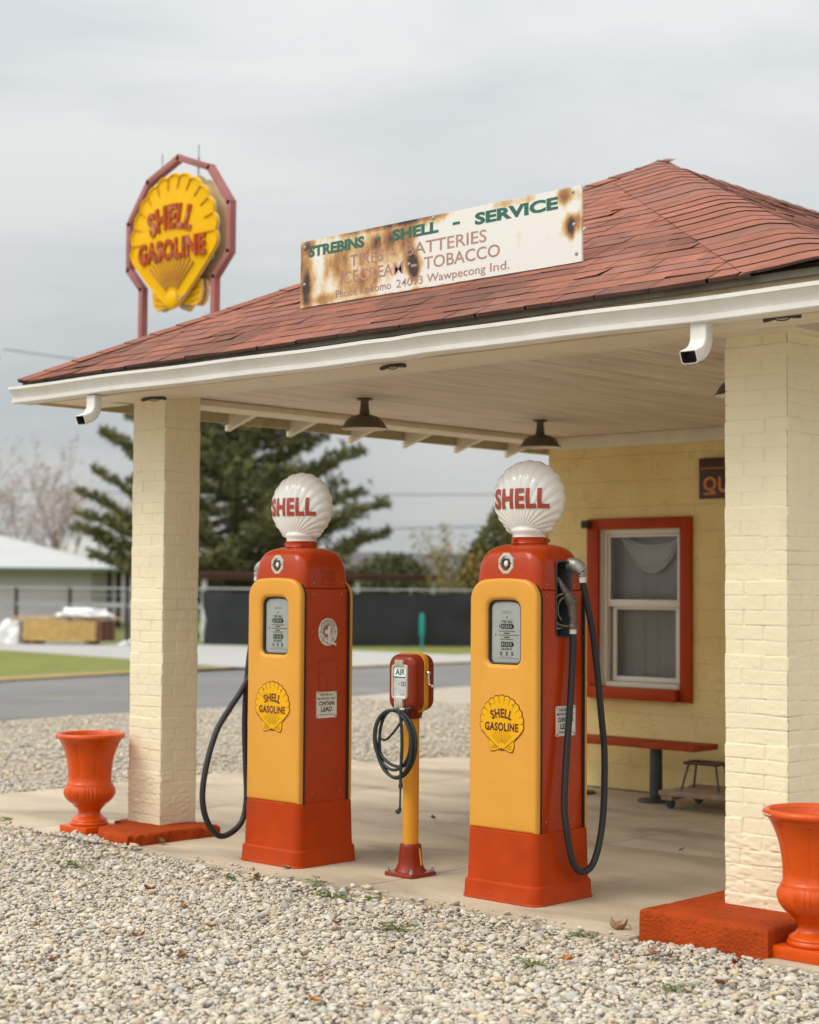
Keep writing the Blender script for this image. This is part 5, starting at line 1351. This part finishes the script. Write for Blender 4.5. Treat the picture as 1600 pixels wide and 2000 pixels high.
LV = [(-8.15, 6.52, 'brown', .10, .45, 'curled brown leaf lying on the slab right of the far pillar footing', .004),
      (-6.98, 6.46, 'tan', .085, .25, "pale tan leaf against the foot of the left fuel pump", .004),
      (-7.02, 5.54, 'brown', .09, .4, 'dark brown leaf on pebbles straight below the far pillar footing', 0),
      (-6.49, 5.34, 'tan', .11, .5, 'large curled tan leaf on pebbles below the left fuel pump', 0),
      (-6.05, 5.14, 'tan', .10, .35, 'flat tan leaf on pebbles below left of the air meter', 0),
      (-6.64, 4.59, 'orange', .07, .3, 'small orange leaf on pebbles near the left edge of the photo', 0),
      (-5.97, 4.21, 'brown', .08, .3, 'brown leaf on pebbles low in the left corner of the photo', 0),
      (-6.12, 4.78, 'brown', .095, .5, 'crumpled brown leaf on pebbles below and left of the flat tan leaf', 0),
      (-5.66, 4.65, 'brown', .09, .3, 'rusty brown leaf on pebbles directly below the flat tan leaf', 0),
      (-5.31, 5.03, 'brown', .075, .4, 'small brown leaf on pebbles midway below the left fuel pump base', 0),
      (-4.71, 4.51, 'orange', .09, .25, 'orange leaf near the bottom edge of the photo, below the meter', 0),
      (-6.93, 6.20, 'brown', .08, .5, 'dark brown leaf tucked between pebbles and slab before the left pump', 0),
      (-4.69, 6.40, 'tan', .13, .75, 'tall curled tan leaf standing at the left of the near red footing', 0),
      (-4.47, 5.76, 'orange', .12, .25, 'orange brown leaf on pebbles below the near red footing corner', 0),
      (-3.76, 5.83, 'brown', .11, .3, 'brown leaf on pebbles below the right urn planter', 0),
      (-5.71, 5.61, 'brown', .09, .45, 'brown leaf on pebbles below the air meter base', 0),
      (-4.27, 6.08, 'tan', .10, .5, 'tan leaf on pebbles in front of the near red footing', 0),
      (-4.52, 4.57, 'brown', .07, .3, 'dark brown leaf beside the orange leaf at the bottom edge', 0),
      (-7.75, 8.51, 'brown', .07, .5, 'small dark leaf on the concrete right of the air meter post', .004),
      (-5.80, 8.55, 'brown', .06, .3, 'tiny brown leaf on the concrete between right pump and near pillar', .004)]
for i, (x, y, c, sz, cu, lb, z) in enumerate(LV):
    o = obj('leaf', leaf_mesh(sz*.62, i+3, c, cu), 'leaf'+c, None, (x, y, z if z else -.012), (.12*math.sin(i*3), .15*math.cos(i*5), i*1.9), smooth=80); tag(o, lb, 'leaf', GLF)
def weed_mesh(size, seed, tall):
    r = random.Random(seed); b = BM()
    for i in range(14 if tall else 22):
        a = r.uniform(0, 2*PI); l = size*r.uniform(.4, 1); h = size*(r.uniform(.4, 1.1) if tall else r.uniform(.15, .5))
        p = [(0, 0, 0), (l*.4*math.cos(a), l*.4*math.sin(a), h*.8), (l*math.cos(a), l*math.sin(a), h*.7)]
        tube(b, catmull(p, 3), .0013, 4)
        for t in (.55, .75, .95):
            q = Vector(p[1]).lerp(Vector(p[2]), t); s = size*r.uniform(.10, .2); d = Vector((math.cos(a+r.uniform(-1, 1)), math.sin(a+r.uniform(-1, 1)), r.uniform(-.1, .5))).normalized(); n = d.orthogonal().normalized()
            v = [b.verts.new(q), b.verts.new(q+d*s*.6+n*s*.35), b.verts.new(q+d*s*1.1), b.verts.new(q+d*s*.6-n*s*.35)]; face(b, v)
    return b
GW = 'small weeds among the pebbles'
WD = [(-7.90, 5.74, .14, 0, 'flat dark green weed patch in pebbles below the far footing'), (-9.46, 6.20, .16, 1, 'bushy green weed at the left edge of the photo beside the slab'),
      (-7.05, 6.12, .06, 0, 'tiny weed in pebbles in front of the left fuel pump'), (-6.25, 6.10, .12, 0, 'spreading green weed in pebbles just left of the air meter'),
      (-6.49, 6.22, .10, 1, 'upright little weed at the slab edge left of the air meter'), (-6.05, 6.18, .08, 0, 'small green weed at the slab edge right below the air meter'),
      (-5.44, 5.74, .12, 0, 'low green weed in pebbles below the gap between meter and right pump'), (-4.55, 5.59, .10, 0, 'green weed in pebbles below and left of the near footing'),
      (-4.75, 6.22, .09, 0, 'weed beside the tall curled tan leaf at slab edge'), (-3.88, 5.67, .08, 0, 'small weed in pebbles near the lower right corner')]
for i, (x, y, sz, tall, lb) in enumerate(WD):
    o = obj('weed', weed_mesh(sz*.8, i+40, tall), 'weed', None, (x, y, -.025), smooth=0); tag(o, lb, 'weed', GW)

# ================================================================== across the road
def tint_mesh(name, V, F4, T, parent): return raw_mesh(name, V, F4, 'foliage', parent=parent, tint=T, smooth=False)
def pine(root, H, seed):
    r = random.Random(seed); b = BM()
    tube(b, [(0, 0, 0), (.08, .02, H*.35), (0, .05, H*.7), (.03, 0, H)], [.30, .22, .11, .02], 10)
    V, Fq, T = [], [], []
    boughs = 112
    for i in range(boughs):
        t = (i+.5)/boughs; z = H*(.11+.87*t); a = i*2.39996+r.uniform(-.4, .4)
        Lb = (5.9*(1-t)**.62+.3)*r.uniform(.70, 1.02)
        if .0 < t < .08: Lb *= .8
        up = r.uniform(.10, .34); pts = []
        for k in range(7):
            s = k/6; pts.append(Vector((math.cos(a)*Lb*s, math.sin(a)*Lb*s, z-.10*Lb*math.sin(PI*min(1, s*1.2))*.8+up*Lb*s**2.0)))
        tube(b, pts, [.06*(1-s/7)+.008 for s in range(7)], 5)
        n = int(36*Lb)
        for _ in range(n):
            s = r.uniform(.22, 1.0)**.8; k = min(5, int(s*6)); c = pts[k].lerp(pts[k+1], s*6-k)
            sp = .16+.42*(1-abs(s-.6))*min(1, Lb/3)
            c = c+Vector((-math.sin(a), math.cos(a), 0))*r.gauss(0, sp*.75)+Vector((0, 0, abs(r.gauss(0, .13))-.03))
            base = r.choice([(.12, .13, .05), (.16, .165, .06), (.09, .10, .042), (.21, .20, .075), (.14, .13, .055)]); kk = r.uniform(.8, 1.25)
            od = (pts[-1]-pts[0]).normalized()
            for _ in range(7):
                d = Vector((r.gauss(0, 1), r.gauss(0, 1), r.gauss(.35, .7))).normalized()+od*.5; d.normalize(); w_ = d.orthogonal().normalized()*.022; ln = r.uniform(.12, .24)
                i0 = len(V); V.extend([tuple(c-w_), tuple(c+w_), tuple(c+d*ln+w_*.5), tuple(c+d*ln-w_*.5)]); Fq.append((i0, i0+1, i0+2, i0+3)); T.extend([tuple(q*kk for q in base)]*4)
    obj('trunk', b, 'bark', root, smooth=60); tint_mesh('crown', V, Fq, T, root)
pt = thing('pine_tree', 'big dark green pine tree with upswept boughs seen under the canopy', 'tree', (-42.6, 36.9, -.1)); pine(pt, 10.6, 5)
def bare_tree(root, H, seed, spread):
    r = random.Random(seed); bt, bt2 = BM(), BM(); V, Fq, T = [], [], []
    def grow(p, d, l, rad, lv):
        n = 4; pts = [p]; dd = d.copy()
        for k in range(n):
            dd = (dd+Vector((r.gauss(0, .13), r.gauss(0, .13), r.gauss(.03, .08)))).normalized(); pts.append(pts[-1]+dd*l/n)
        tube(bt if lv == 0 else bt2, pts, [rad*(1-.4*k/n) for k in range(n+1)], 6 if lv < 2 else 4, caps=False)
        if lv >= 4:
            for _ in range(3):
                c = pts[r.randint(1, n)]+Vector((r.gauss(0, .1), r.gauss(0, .1), r.gauss(0, .1))); s = r.uniform(.03, .07); u = Vector((r.gauss(0, 1), r.gauss(0, 1), r.gauss(0, 1))).normalized()*s; v = u.orthogonal().normalized()*s
                i0 = len(V); V.extend([tuple(c-u), tuple(c-v), tuple(c+u), tuple(c+v)]); Fq.append((i0, i0+1, i0+2, i0+3)); T.extend([r.choice([(.36, .26, .21), (.34, .28, .22), (.38, .27, .18)])]*4)
            return
        for k in range(r.randint(3, 4) if lv else 6):
            at = pts[r.randint(2, n)] if lv else pts[-1].lerp(pts[1], r.random()*.55)
            nd_ = (dd+Vector((r.gauss(0, spread), r.gauss(0, spread), r.uniform(-.1, .4)))).normalized()
            grow(at, nd_, l*r.uniform(.6, .8), rad*.52, lv+1)
    grow(Vector((0, 0, 0)), Vector((0, 0, 1)), H*.38, .14, 0)
    obj('trunk', bt, 'bark', root, smooth=60); obj('branches', bt2, 'twig', root, smooth=60); tint_mesh('dry_leaves', V, Fq, T, root)
GB = 'bare trees behind the shed'
for i, (x, y, H, sp, lb) in enumerate([(-62.5, 41.2, 9.2, .55, 'tall bare reddish tree at the left edge behind the white shed roof'), (-67.1, 47.2, 7.6, .62, 'low spreading bare tree behind the middle of the white shed roof'), (-66.5, 51.5, 7.0, .5, 'small bare tree above the right end of the shed roof')]):
    t = thing('bare_tree', lb, 'tree', (x, y, -.1), i*1.3, GB); bare_tree(t, H, 21+i, sp)
def bush(root, rx, ry, h, n, pal, seed, z0=.1, leaf=.09):
    r = random.Random(seed); b = BM()
    for k in range(7):
        a = k*.9; tube(b, [(0, 0, 0), (.2*rx*math.cos(a), .2*ry*math.sin(a), h*.4), (.5*rx*math.cos(a), .5*ry*math.sin(a), h*.8)], [.05, .035, .012], 6)
    obj('trunk', b, 'bark', root, smooth=60); V, Fq, T = [], [], []
    cl = [(r.uniform(-1, 1), r.uniform(-1, 1), r.uniform(0, 1), r.choice(pal), r.uniform(.75, 1.3)) for _ in range(60)]
    for _ in range(n):
        while True:
            x, y, z = r.uniform(-1, 1), r.uniform(-1, 1), r.uniform(0, 1)
            k = math.sqrt(x*x+y*y)/(max(.02, (1-z)**.55*(.35+1.1*min(1, z*2.2))))
            if k < 1 and r.random() < (.25+.75*k): break
        c = min(cl, key=lambda q: (q[0]-x)**2+(q[1]-y)**2+1.5*(q[2]-z)**2)
        nz = mnoise.noise(Vector((x*2.6+seed, y*2.6, z*3.4)))
        if nz < -.28 and r.random() < .8: continue
        P_ = Vector((x*rx*(1+.25*nz), y*ry*(1+.25*nz), z0+z*h)); d = Vector((r.gauss(0, 1), r.gauss(0, 1), r.gauss(.5, .6))).normalized(); u = d.orthogonal().normalized(); s = leaf*r.uniform(.6, 1.3)
        i0 = len(V); V.extend([tuple(P_-u*s*.4), tuple(P_+u*s*.4), tuple(P_+d*s*1.4+u*s*.15), tuple(P_+d*s*1.4-u*s*.15)]); Fq.append((i0, i0+1, i0+2, i0+3)); kk = c[4]*r.uniform(.8, 1.2); T.extend([tuple(q*kk for q in c[3])]*4)
    tint_mesh('crown', V, Fq, T, root)
OL = [(.11, .10, .022), (.14, .115, .025), (.085, .085, .022), (.17, .12, .03)]
t = thing('evergreen_bush', 'rounded olive green evergreen bush beside the right pump globe', 'bush', (-31.6, 38.6, -.1)); bush(t, 1.85, 1.85, 4.6, 15000, OL, 3)
t = thing('feathery_tree', 'thin yellowish feathery tree between the pine and the round bush', 'tree', (-36.2, 40.6, -.1))
r = random.Random(4); b = BM(); V, Fq, T = [], [], []
for k in range(26):
    a, l = r.uniform(0, 2*PI), r.uniform(.3, 1.6); h = r.uniform(2.0, 4.4)-.9*l+.4; pts = catmull([(0, 0, 0), (.4*l*math.cos(a), .4*l*math.sin(a), h*.6), (l*math.cos(a), l*math.sin(a), h)], 5); tube(b, pts, .012, 4)
    for _ in range(90):
        c = pts[r.randint(3, len(pts)-1)]+Vector((r.gauss(0, .09), r.gauss(0, .09), r.gauss(0, .16))); u = Vector((r.gauss(0, 1), r.gauss(0, 1), r.gauss(0, 1))).normalized()*.06; v = u.orthogonal().normalized()*.03
        i0 = len(V); V.extend([tuple(c-u), tuple(c-v), tuple(c+u), tuple(c+v)]); Fq.append((i0, i0+1, i0+2, i0+3)); T.extend([r.choice([(.24, .20, .05), (.17, .16, .05), (.30, .22, .06)])]*4)
obj('trunk', b, 'twig', t, smooth=60); tint_mesh('crown', V, Fq, T, t)
t = thing('low_bush', 'dark low shrub filling the gap behind the black fence', 'bush', (-45.6, 47.5, -.1)); bush(t, 2.4, 2.4, 2.9, 7000, [(.05, .055, .02), (.07, .07, .025)], 8, leaf=.12)
t = thing('round_tree', 'dark leafy tree behind the right end of the white shed', 'tree', (-60.5, 52.0, -.1)); bush(t, 3.0, 3.0, 3.4, 9000, [(.05, .055, .022), (.08, .085, .03), (.10, .09, .04)], 14, leaf=.16)

def frame_box(b, A, Bp, wd, z0, z1, mi=0):   # an upright box along a ground line
    A, Bp = Vector(A), Vector(Bp); d = Bp-A; ang = math.atan2(d.y, d.x)
    box(b, ((A.x+Bp.x)/2, (A.y+Bp.y)/2, (z0+z1)/2), (d.length, wd, z1-z0), mi, 0, Matrix.Rotation(ang, 3, 'Z'))
# black screened fence
fn_ = thing('screen_fence', 'long fence hung with black mesh screen beyond the road', 'fence', (-37.1, 31.1, -.1)); O_ = Vector((-37.1, 31.1))
pl_ = [Vector(p)-O_ for p in ((-37.1, 31.1), (-33.6, 33.0), (-31.45, 36.3), (-29.6, 42.5))]
b = BM(); r = random.Random(2)
dense = []
for p, q_ in zip(pl_[:-1], pl_[1:]):
    k = int((q_-p).length/.16)
    for i in range(k): dense.append(p.lerp(q_, i/k))
rows = []
for i, p in enumerate(dense):
    rows.append([b.verts.new((p.x+.05*mnoise.noise(Vector((i*.09, h*1.3, 1))), p.y+.16*mnoise.noise(Vector((i*.17, h*1.7, 7)))+.06*mnoise.noise(Vector((i*.5, h*3, 2))), .04+h*1.50+(-.05*abs(math.sin(i*.21)) if h == 1 else 0))) for h in (0, .15, .3, .45, .6, .75, .9, 1)])
for r1, r2 in zip(rows[:-1], rows[1:]):
    for j in range(7): face(b, (r1[j], r2[j], r2[j+1], r1[j+1]))
obj('screen', b, 'blackscreen', fn_, smooth=60)
b = BM()
for p, q_ in zip(pl_[:-1], pl_[1:]): tube(b, [(p.x, p.y, 1.60), (q_.x, q_.y, 1.60)], .024, 8)
obj('top_rail', b, 'steel', fn_, smooth=60)
for p, q_ in zip(pl_[:-1], pl_[1:]):
    k = max(1, round((q_-p).length/2.1))
    for i in range(k): c = p.lerp(q_, i/k); b = BM(); cyl(b, (c.x, c.y+.06, 0), (c.x, c.y+.06, 1.68), .03, 8); obj('post', b, 'steel', fn_, smooth=60)
# open wire fence on the left
fo_ = thing('wire_fence', 'open wire fence with dark posts in front of the grey shed', 'fence', (-46, 30, -.1)); O_ = Vector((-46, 30))
pl_ = [Vector(p)-O_ for p in ((-56.5, 20.0), (-48.6, 29.2), (-46.2, 31.0), (-37.2, 31.15))]
b = BM()
for p, q_ in zip(pl_[:-1], pl_[1:]):
    for z in (1.58,): tube(b, [(p.x, p.y, z), (q_.x, q_.y, z)], .03, 6)
    for z in (.15, .4, .65, .9, 1.15, 1.38): tube(b, [(p.x, p.y, z), (q_.x, q_.y, z)], .008, 4)
obj('wires', b, 'steel', fo_, smooth=60)
b = BM()
for p, q_ in zip(pl_[:-1], pl_[1:]): frame_box(b, p, q_, .04, 1.02, 1.13)
obj('mid_rail', b, 'steel', fo_)
for p in ((-55, 21.6), (-51.5, 25.7), (-48.8, 28.9), (-47.3, 30.15), (-46.2, 31.0), (-43.4, 31.05), (-40.6, 31.1)):
    b = BM(); cyl(b, (p[0]+46, p[1]-30, 0), (p[0]+46, p[1]-30, 1.60), .06, 8); obj('post', b, 'iron', fo_, smooth=60)

# white roofed shed
u_ = Vector((.79, .61)).normalized(); 
sh_ = thing('shed', 'long low grey shed with a white hipped metal roof and green eave', 'shed', (-50.7, 37.5, -.1), math.atan2(.20, .98)+R_(36))
b = BM(); bx(b, -26, -.3, .5, 11, 0, 2.25); obj('wall', b, 'shedwall', sh_)
for x in (-.05, -.05+.0):
    pass
for (x, y) in ((.35, .55), (.35, 4.2), (.35, 8.0)):
    b = BM(); bx(b, x-.09, x+.09, y-.09, y+.09, 0, 2.27); obj('porch_post', b, 'iron', sh_)
b = BM()
P4 = [(-26.5, -.1, 2.3), (.8, -.1, 2.3), (.8, 11.6, 2.3), (-26.5, 11.6, 2.3)]; v = [b.verts.new(p) for p in P4]; a1 = b.verts.new((-26.5, 5.75, 3.75)); a2 = b.verts.new((-5.0, 5.75, 3.75))
face(b, (v[0], v[1], a2, a1), 0); face(b, (v[1], v[2], a2), 1); face(b, (v[2], v[3], a1, a2), 0); face(b, (v[3], v[0], a1), 1); face(b, v[::-1], 1)
obj('roof', b, ['shedroof', 'shedgrey'], sh_, smooth=0)
b = BM(); bx(b, -26.5, .82, -.14, -.1, 2.18, 2.30); bx(b, .8, .84, -.1, 11.6, 2.18, 2.30); obj('eave_board', b, 'greentrim', sh_)
sg_ = thing('grey_building', 'low building with pale grey roof behind the white shed', 'building', (-66.5, 50.5, -.1), R_(43))
b = BM(); bx(b, -3.3, 3.3, 0, 7, 0, 2.4); obj('wall', b, 'shedwall', sg_)
b = BM(); v = [b.verts.new(p) for p in ((-3.6, -.5, 2.4), (3.6, -.5, 2.4), (3.6, 7.5, 2.4), (-3.6, 7.5, 2.4))]; a1 = b.verts.new((-3.6, 3.5, 4.0)); a2 = b.verts.new((3.6, 3.5, 4.0))
face(b, (v[0], v[1], a2, a1)); face(b, (v[1], v[2], a2)); face(b, (v[2], v[3], a1, a2)); face(b, (v[3], v[0], a1)); face(b, v[::-1]); obj('roof', b, 'shedgrey', sg_, smooth=0)
hs = thing('dark_roofed_house', 'far house with dark shingled roof rising behind the black fence', 'house', (-56, 61, -.1), R_(62))
b = BM(); bx(b, -6.5, 7, 0, 8, 0, 2.0); obj('wall', b, 'shedwall', hs)
b = BM(); v = [b.verts.new(p) for p in ((-7, -.6, 1.9), (7.6, -.6, 1.9), (7.6, 8.6, 1.9), (-7, 8.6, 1.9))]; a1 = b.verts.new((-4.2, 4, 3.45)); a2 = b.verts.new((6.6, 4, 3.45))
face(b, (v[0], v[1], a2, a1)); face(b, (v[1], v[2], a2)); face(b, (v[2], v[3], a1, a2)); face(b, (v[3], v[0], a1)); face(b, v[::-1]); obj('roof', b, 'darkroof', hs, smooth=0)
# long brown canopy behind the screen
cn = thing('brown_canopy', 'long flat brown carport roof showing above the black fence', 'carport', (-39.3, 37.2, -.1), math.atan2(41.1-33.6, -38.1+40.3))
b = BM(); box(b, (0, 0, 1.98), (8.6, 2.4, .20)); box(b, (0, -1.22, 2.06), (8.7, .06, .10)); obj('roof', b, 'brownsteel', cn)
for x in (-4, -1.4, 1.2, 4):
    b = BM(); bx(b, x-.06, x+.06, -1.06, -.94, 0, 1.88); obj('post', b, 'sheet', cn)
mk = thing('marker_post', 'slim teal plastic marker post in front of the black fence', 'post', (-30.6, 33.1, -.08))
b = BM(); bx(b, -.035, .035, -.012, .012, 0, .35); obj('stake', b, 'teal', mk)
b = BM(); loft(b, [(.34, .08, .03, .012), (.40, .17, .05, .02), (.86, .17, .05, .02), (.95, .12, .04, .015), (.98, .05, .03, .01)], 6); obj('head', b, 'teal', mk, smooth=40)

# lumber stack and the things about it
A0, B0 = Vector((-40.1, 27.2)), Vector((-38.5, 28.35)); dl = (B0-A0); La = dl.length; ang = math.atan2(dl.y, dl.x)
ls = thing('lumber_stack', 'neat stack of fresh yellow boards lying by the gravel path', 'lumber', (-39.3, 27.78, -.06), ang)
b = BM(); r = random.Random(9)
for k in range(9):
    for j in range(5): box(b, (r.uniform(-.03, .03), .09+.19*j, .09+.062*k+.03), (La*1.06, .175, .055), 0, .004)
obj('boards', b, 'lumber', ls)
for x in (-.8, .8):
    b = BM(); bx(b, x-.06, x+.06, -.02, .95, 0, .09); obj('bearer', b, 'lumberend', ls)
b = BM()
for k in range(8):
    for j in range(5): box(b, (La*.53+.012+.10*((k*3+j) % 3), .09+.19*j, .12+.07*k), (.30, .17, .06), 0, .004)
obj('dark_offcuts', b, 'lumberend', ls)
l2 = thing('loose_boards', 'few loose boards laid crosswise on the lumber stack', 'boards', (-39.25, 27.9, .61), ang)
b = BM()
for x, y, a in ((-.25, .1, .02), (-.2, .3, -.03), (.1, .55, .05)): box(b, (x, y, .05), (2.6, .16, .045), 0, .004, Matrix.Rotation(a, 3, 'Z'))
for x in (-.5, .55): box(b, (x, .35, .012), (.09, .7, .028), 0, .004)
obj('board', b, 'lumber', l2)
def crumple(name, lb, cat, loc, sx, sy, sz, seed, mt='sheet'):
    b = BM(); t = BM(); bmesh.ops.create_icosphere(t, subdivisions=4, radius=1)
    for v in t.verts:
        n = v.co.normalized(); k = 1+.35*mnoise.noise(n*1.8+Vector((seed, 0, 0)))+.16*mnoise.noise(n*5+Vector((seed, 3, 0))); v.co = Vector((n.x*sx*k, n.y*sy*k, max(0, n.z*.9+.1)*sz*k))
    merge(b, t); o = obj(name, b, mt, None, loc, (0, 0, ang), smooth=60); tag(o, lb, cat); return o
crumple('plastic_sheet', 'crumpled white plastic sheeting on top of the lumber stack', 'plastic sheet', (-38.95, 28.35, .72), .75, .35, .22, 2)
crumple('plastic_sheet', 'white crumpled sheeting on the ground at left of the lumber', 'plastic sheet', (-40.75, 27.15, -.06), .40, .3, .62, 5)
crumple('plastic_sheet', 'white sheeting on the ground at right of the lumber, by the pillar', 'plastic sheet', (-37.3, 29.3, -.06), .75, .35, .16, 8)
bn = thing('waste_bin', 'dark grey bin with green lid at the left end of the lumber', 'bin', (-40.35, 27.65, -.07), ang)
b = BM(); loft(b, [(0, .42, .42, .05), (.58, .54, .52, .06)], 5); obj('body', b, 'iron', bn, smooth=40)
b = BM(); loft(b, [(.585, .57, .55, .06), (.62, .57, .55, .06), (.66, .40, .38, .05)], 5); obj('lid', b, 'weed', bn, smooth=40)
tp = thing('tan_stump', 'blurred tan wooden stump at the left edge before the wire fence', 'stump', (-40.9, 26.0, -.06))
b = BM(); lathe(b, [(.30, 0), (.24, .1), (.21, .4), (.16, .78), (.10, .84), (.01, .85)], 14, fn=lambda r, z, a: r*(1+.12*math.sin(3*a))); obj('wood', b, 'wood', tp, smooth=60)

# utility pole and wires
up_ = thing('utility_pole', 'wooden utility pole with crossarm at the far left edge', 'utility pole', (-34.9, 22.2, -.1))
b = BM(); tube(b, [(0, 0, 0), (0, 0, 7.6)], [.15, .11], 12); obj('pole', b, 'bark', up_, smooth=60)
b = BM(); box(b, (0, 0, 7.1), (.10, 1.6, .11), 0, .01, Matrix.Rotation(R_(20), 3, 'Z')); obj('crossarm', b, 'bark', up_)
for s in (-.6, .6):
    b = BM(); lathe(b, [(.005, 7.155), (.03, 7.155), (.05, 7.2), (.035, 7.22), (.05, 7.25), (.02, 7.28), (.005, 7.285)], 12, (-s*math.sin(R_(20)), s*math.cos(R_(20)), 0)); obj('insulator', b, 'iron', up_, smooth=60)
def wire(lb, A, Bp, sag, rad=.012):
    A, Bp = Vector(A), Vector(Bp); b = BM(); tube(b, [A.lerp(Bp, t/24)-Vector((0, 0, sag*4*(t/24)*(1-t/24))) for t in range(25)], rad, 5); o = obj('power_line', b, 'wire', None, smooth=60); tag(o, lb, 'wire', 'overhead power lines'); return o
wire('thin overhead wire running from left edge down to the roof corner', (-34.65, 22.76, 7.15), (-20, 48, 6.3), .5)
wire('upper faint power line beyond the pine, reaching the yellow wall corner', (-110, 70, 8.6), (-30, 98, 7.6), .5, .03)
wire('lower faint power line just above the dark roofed house', (-110, 66, 5.2), (-26, 94, 6.6), .5, .035)
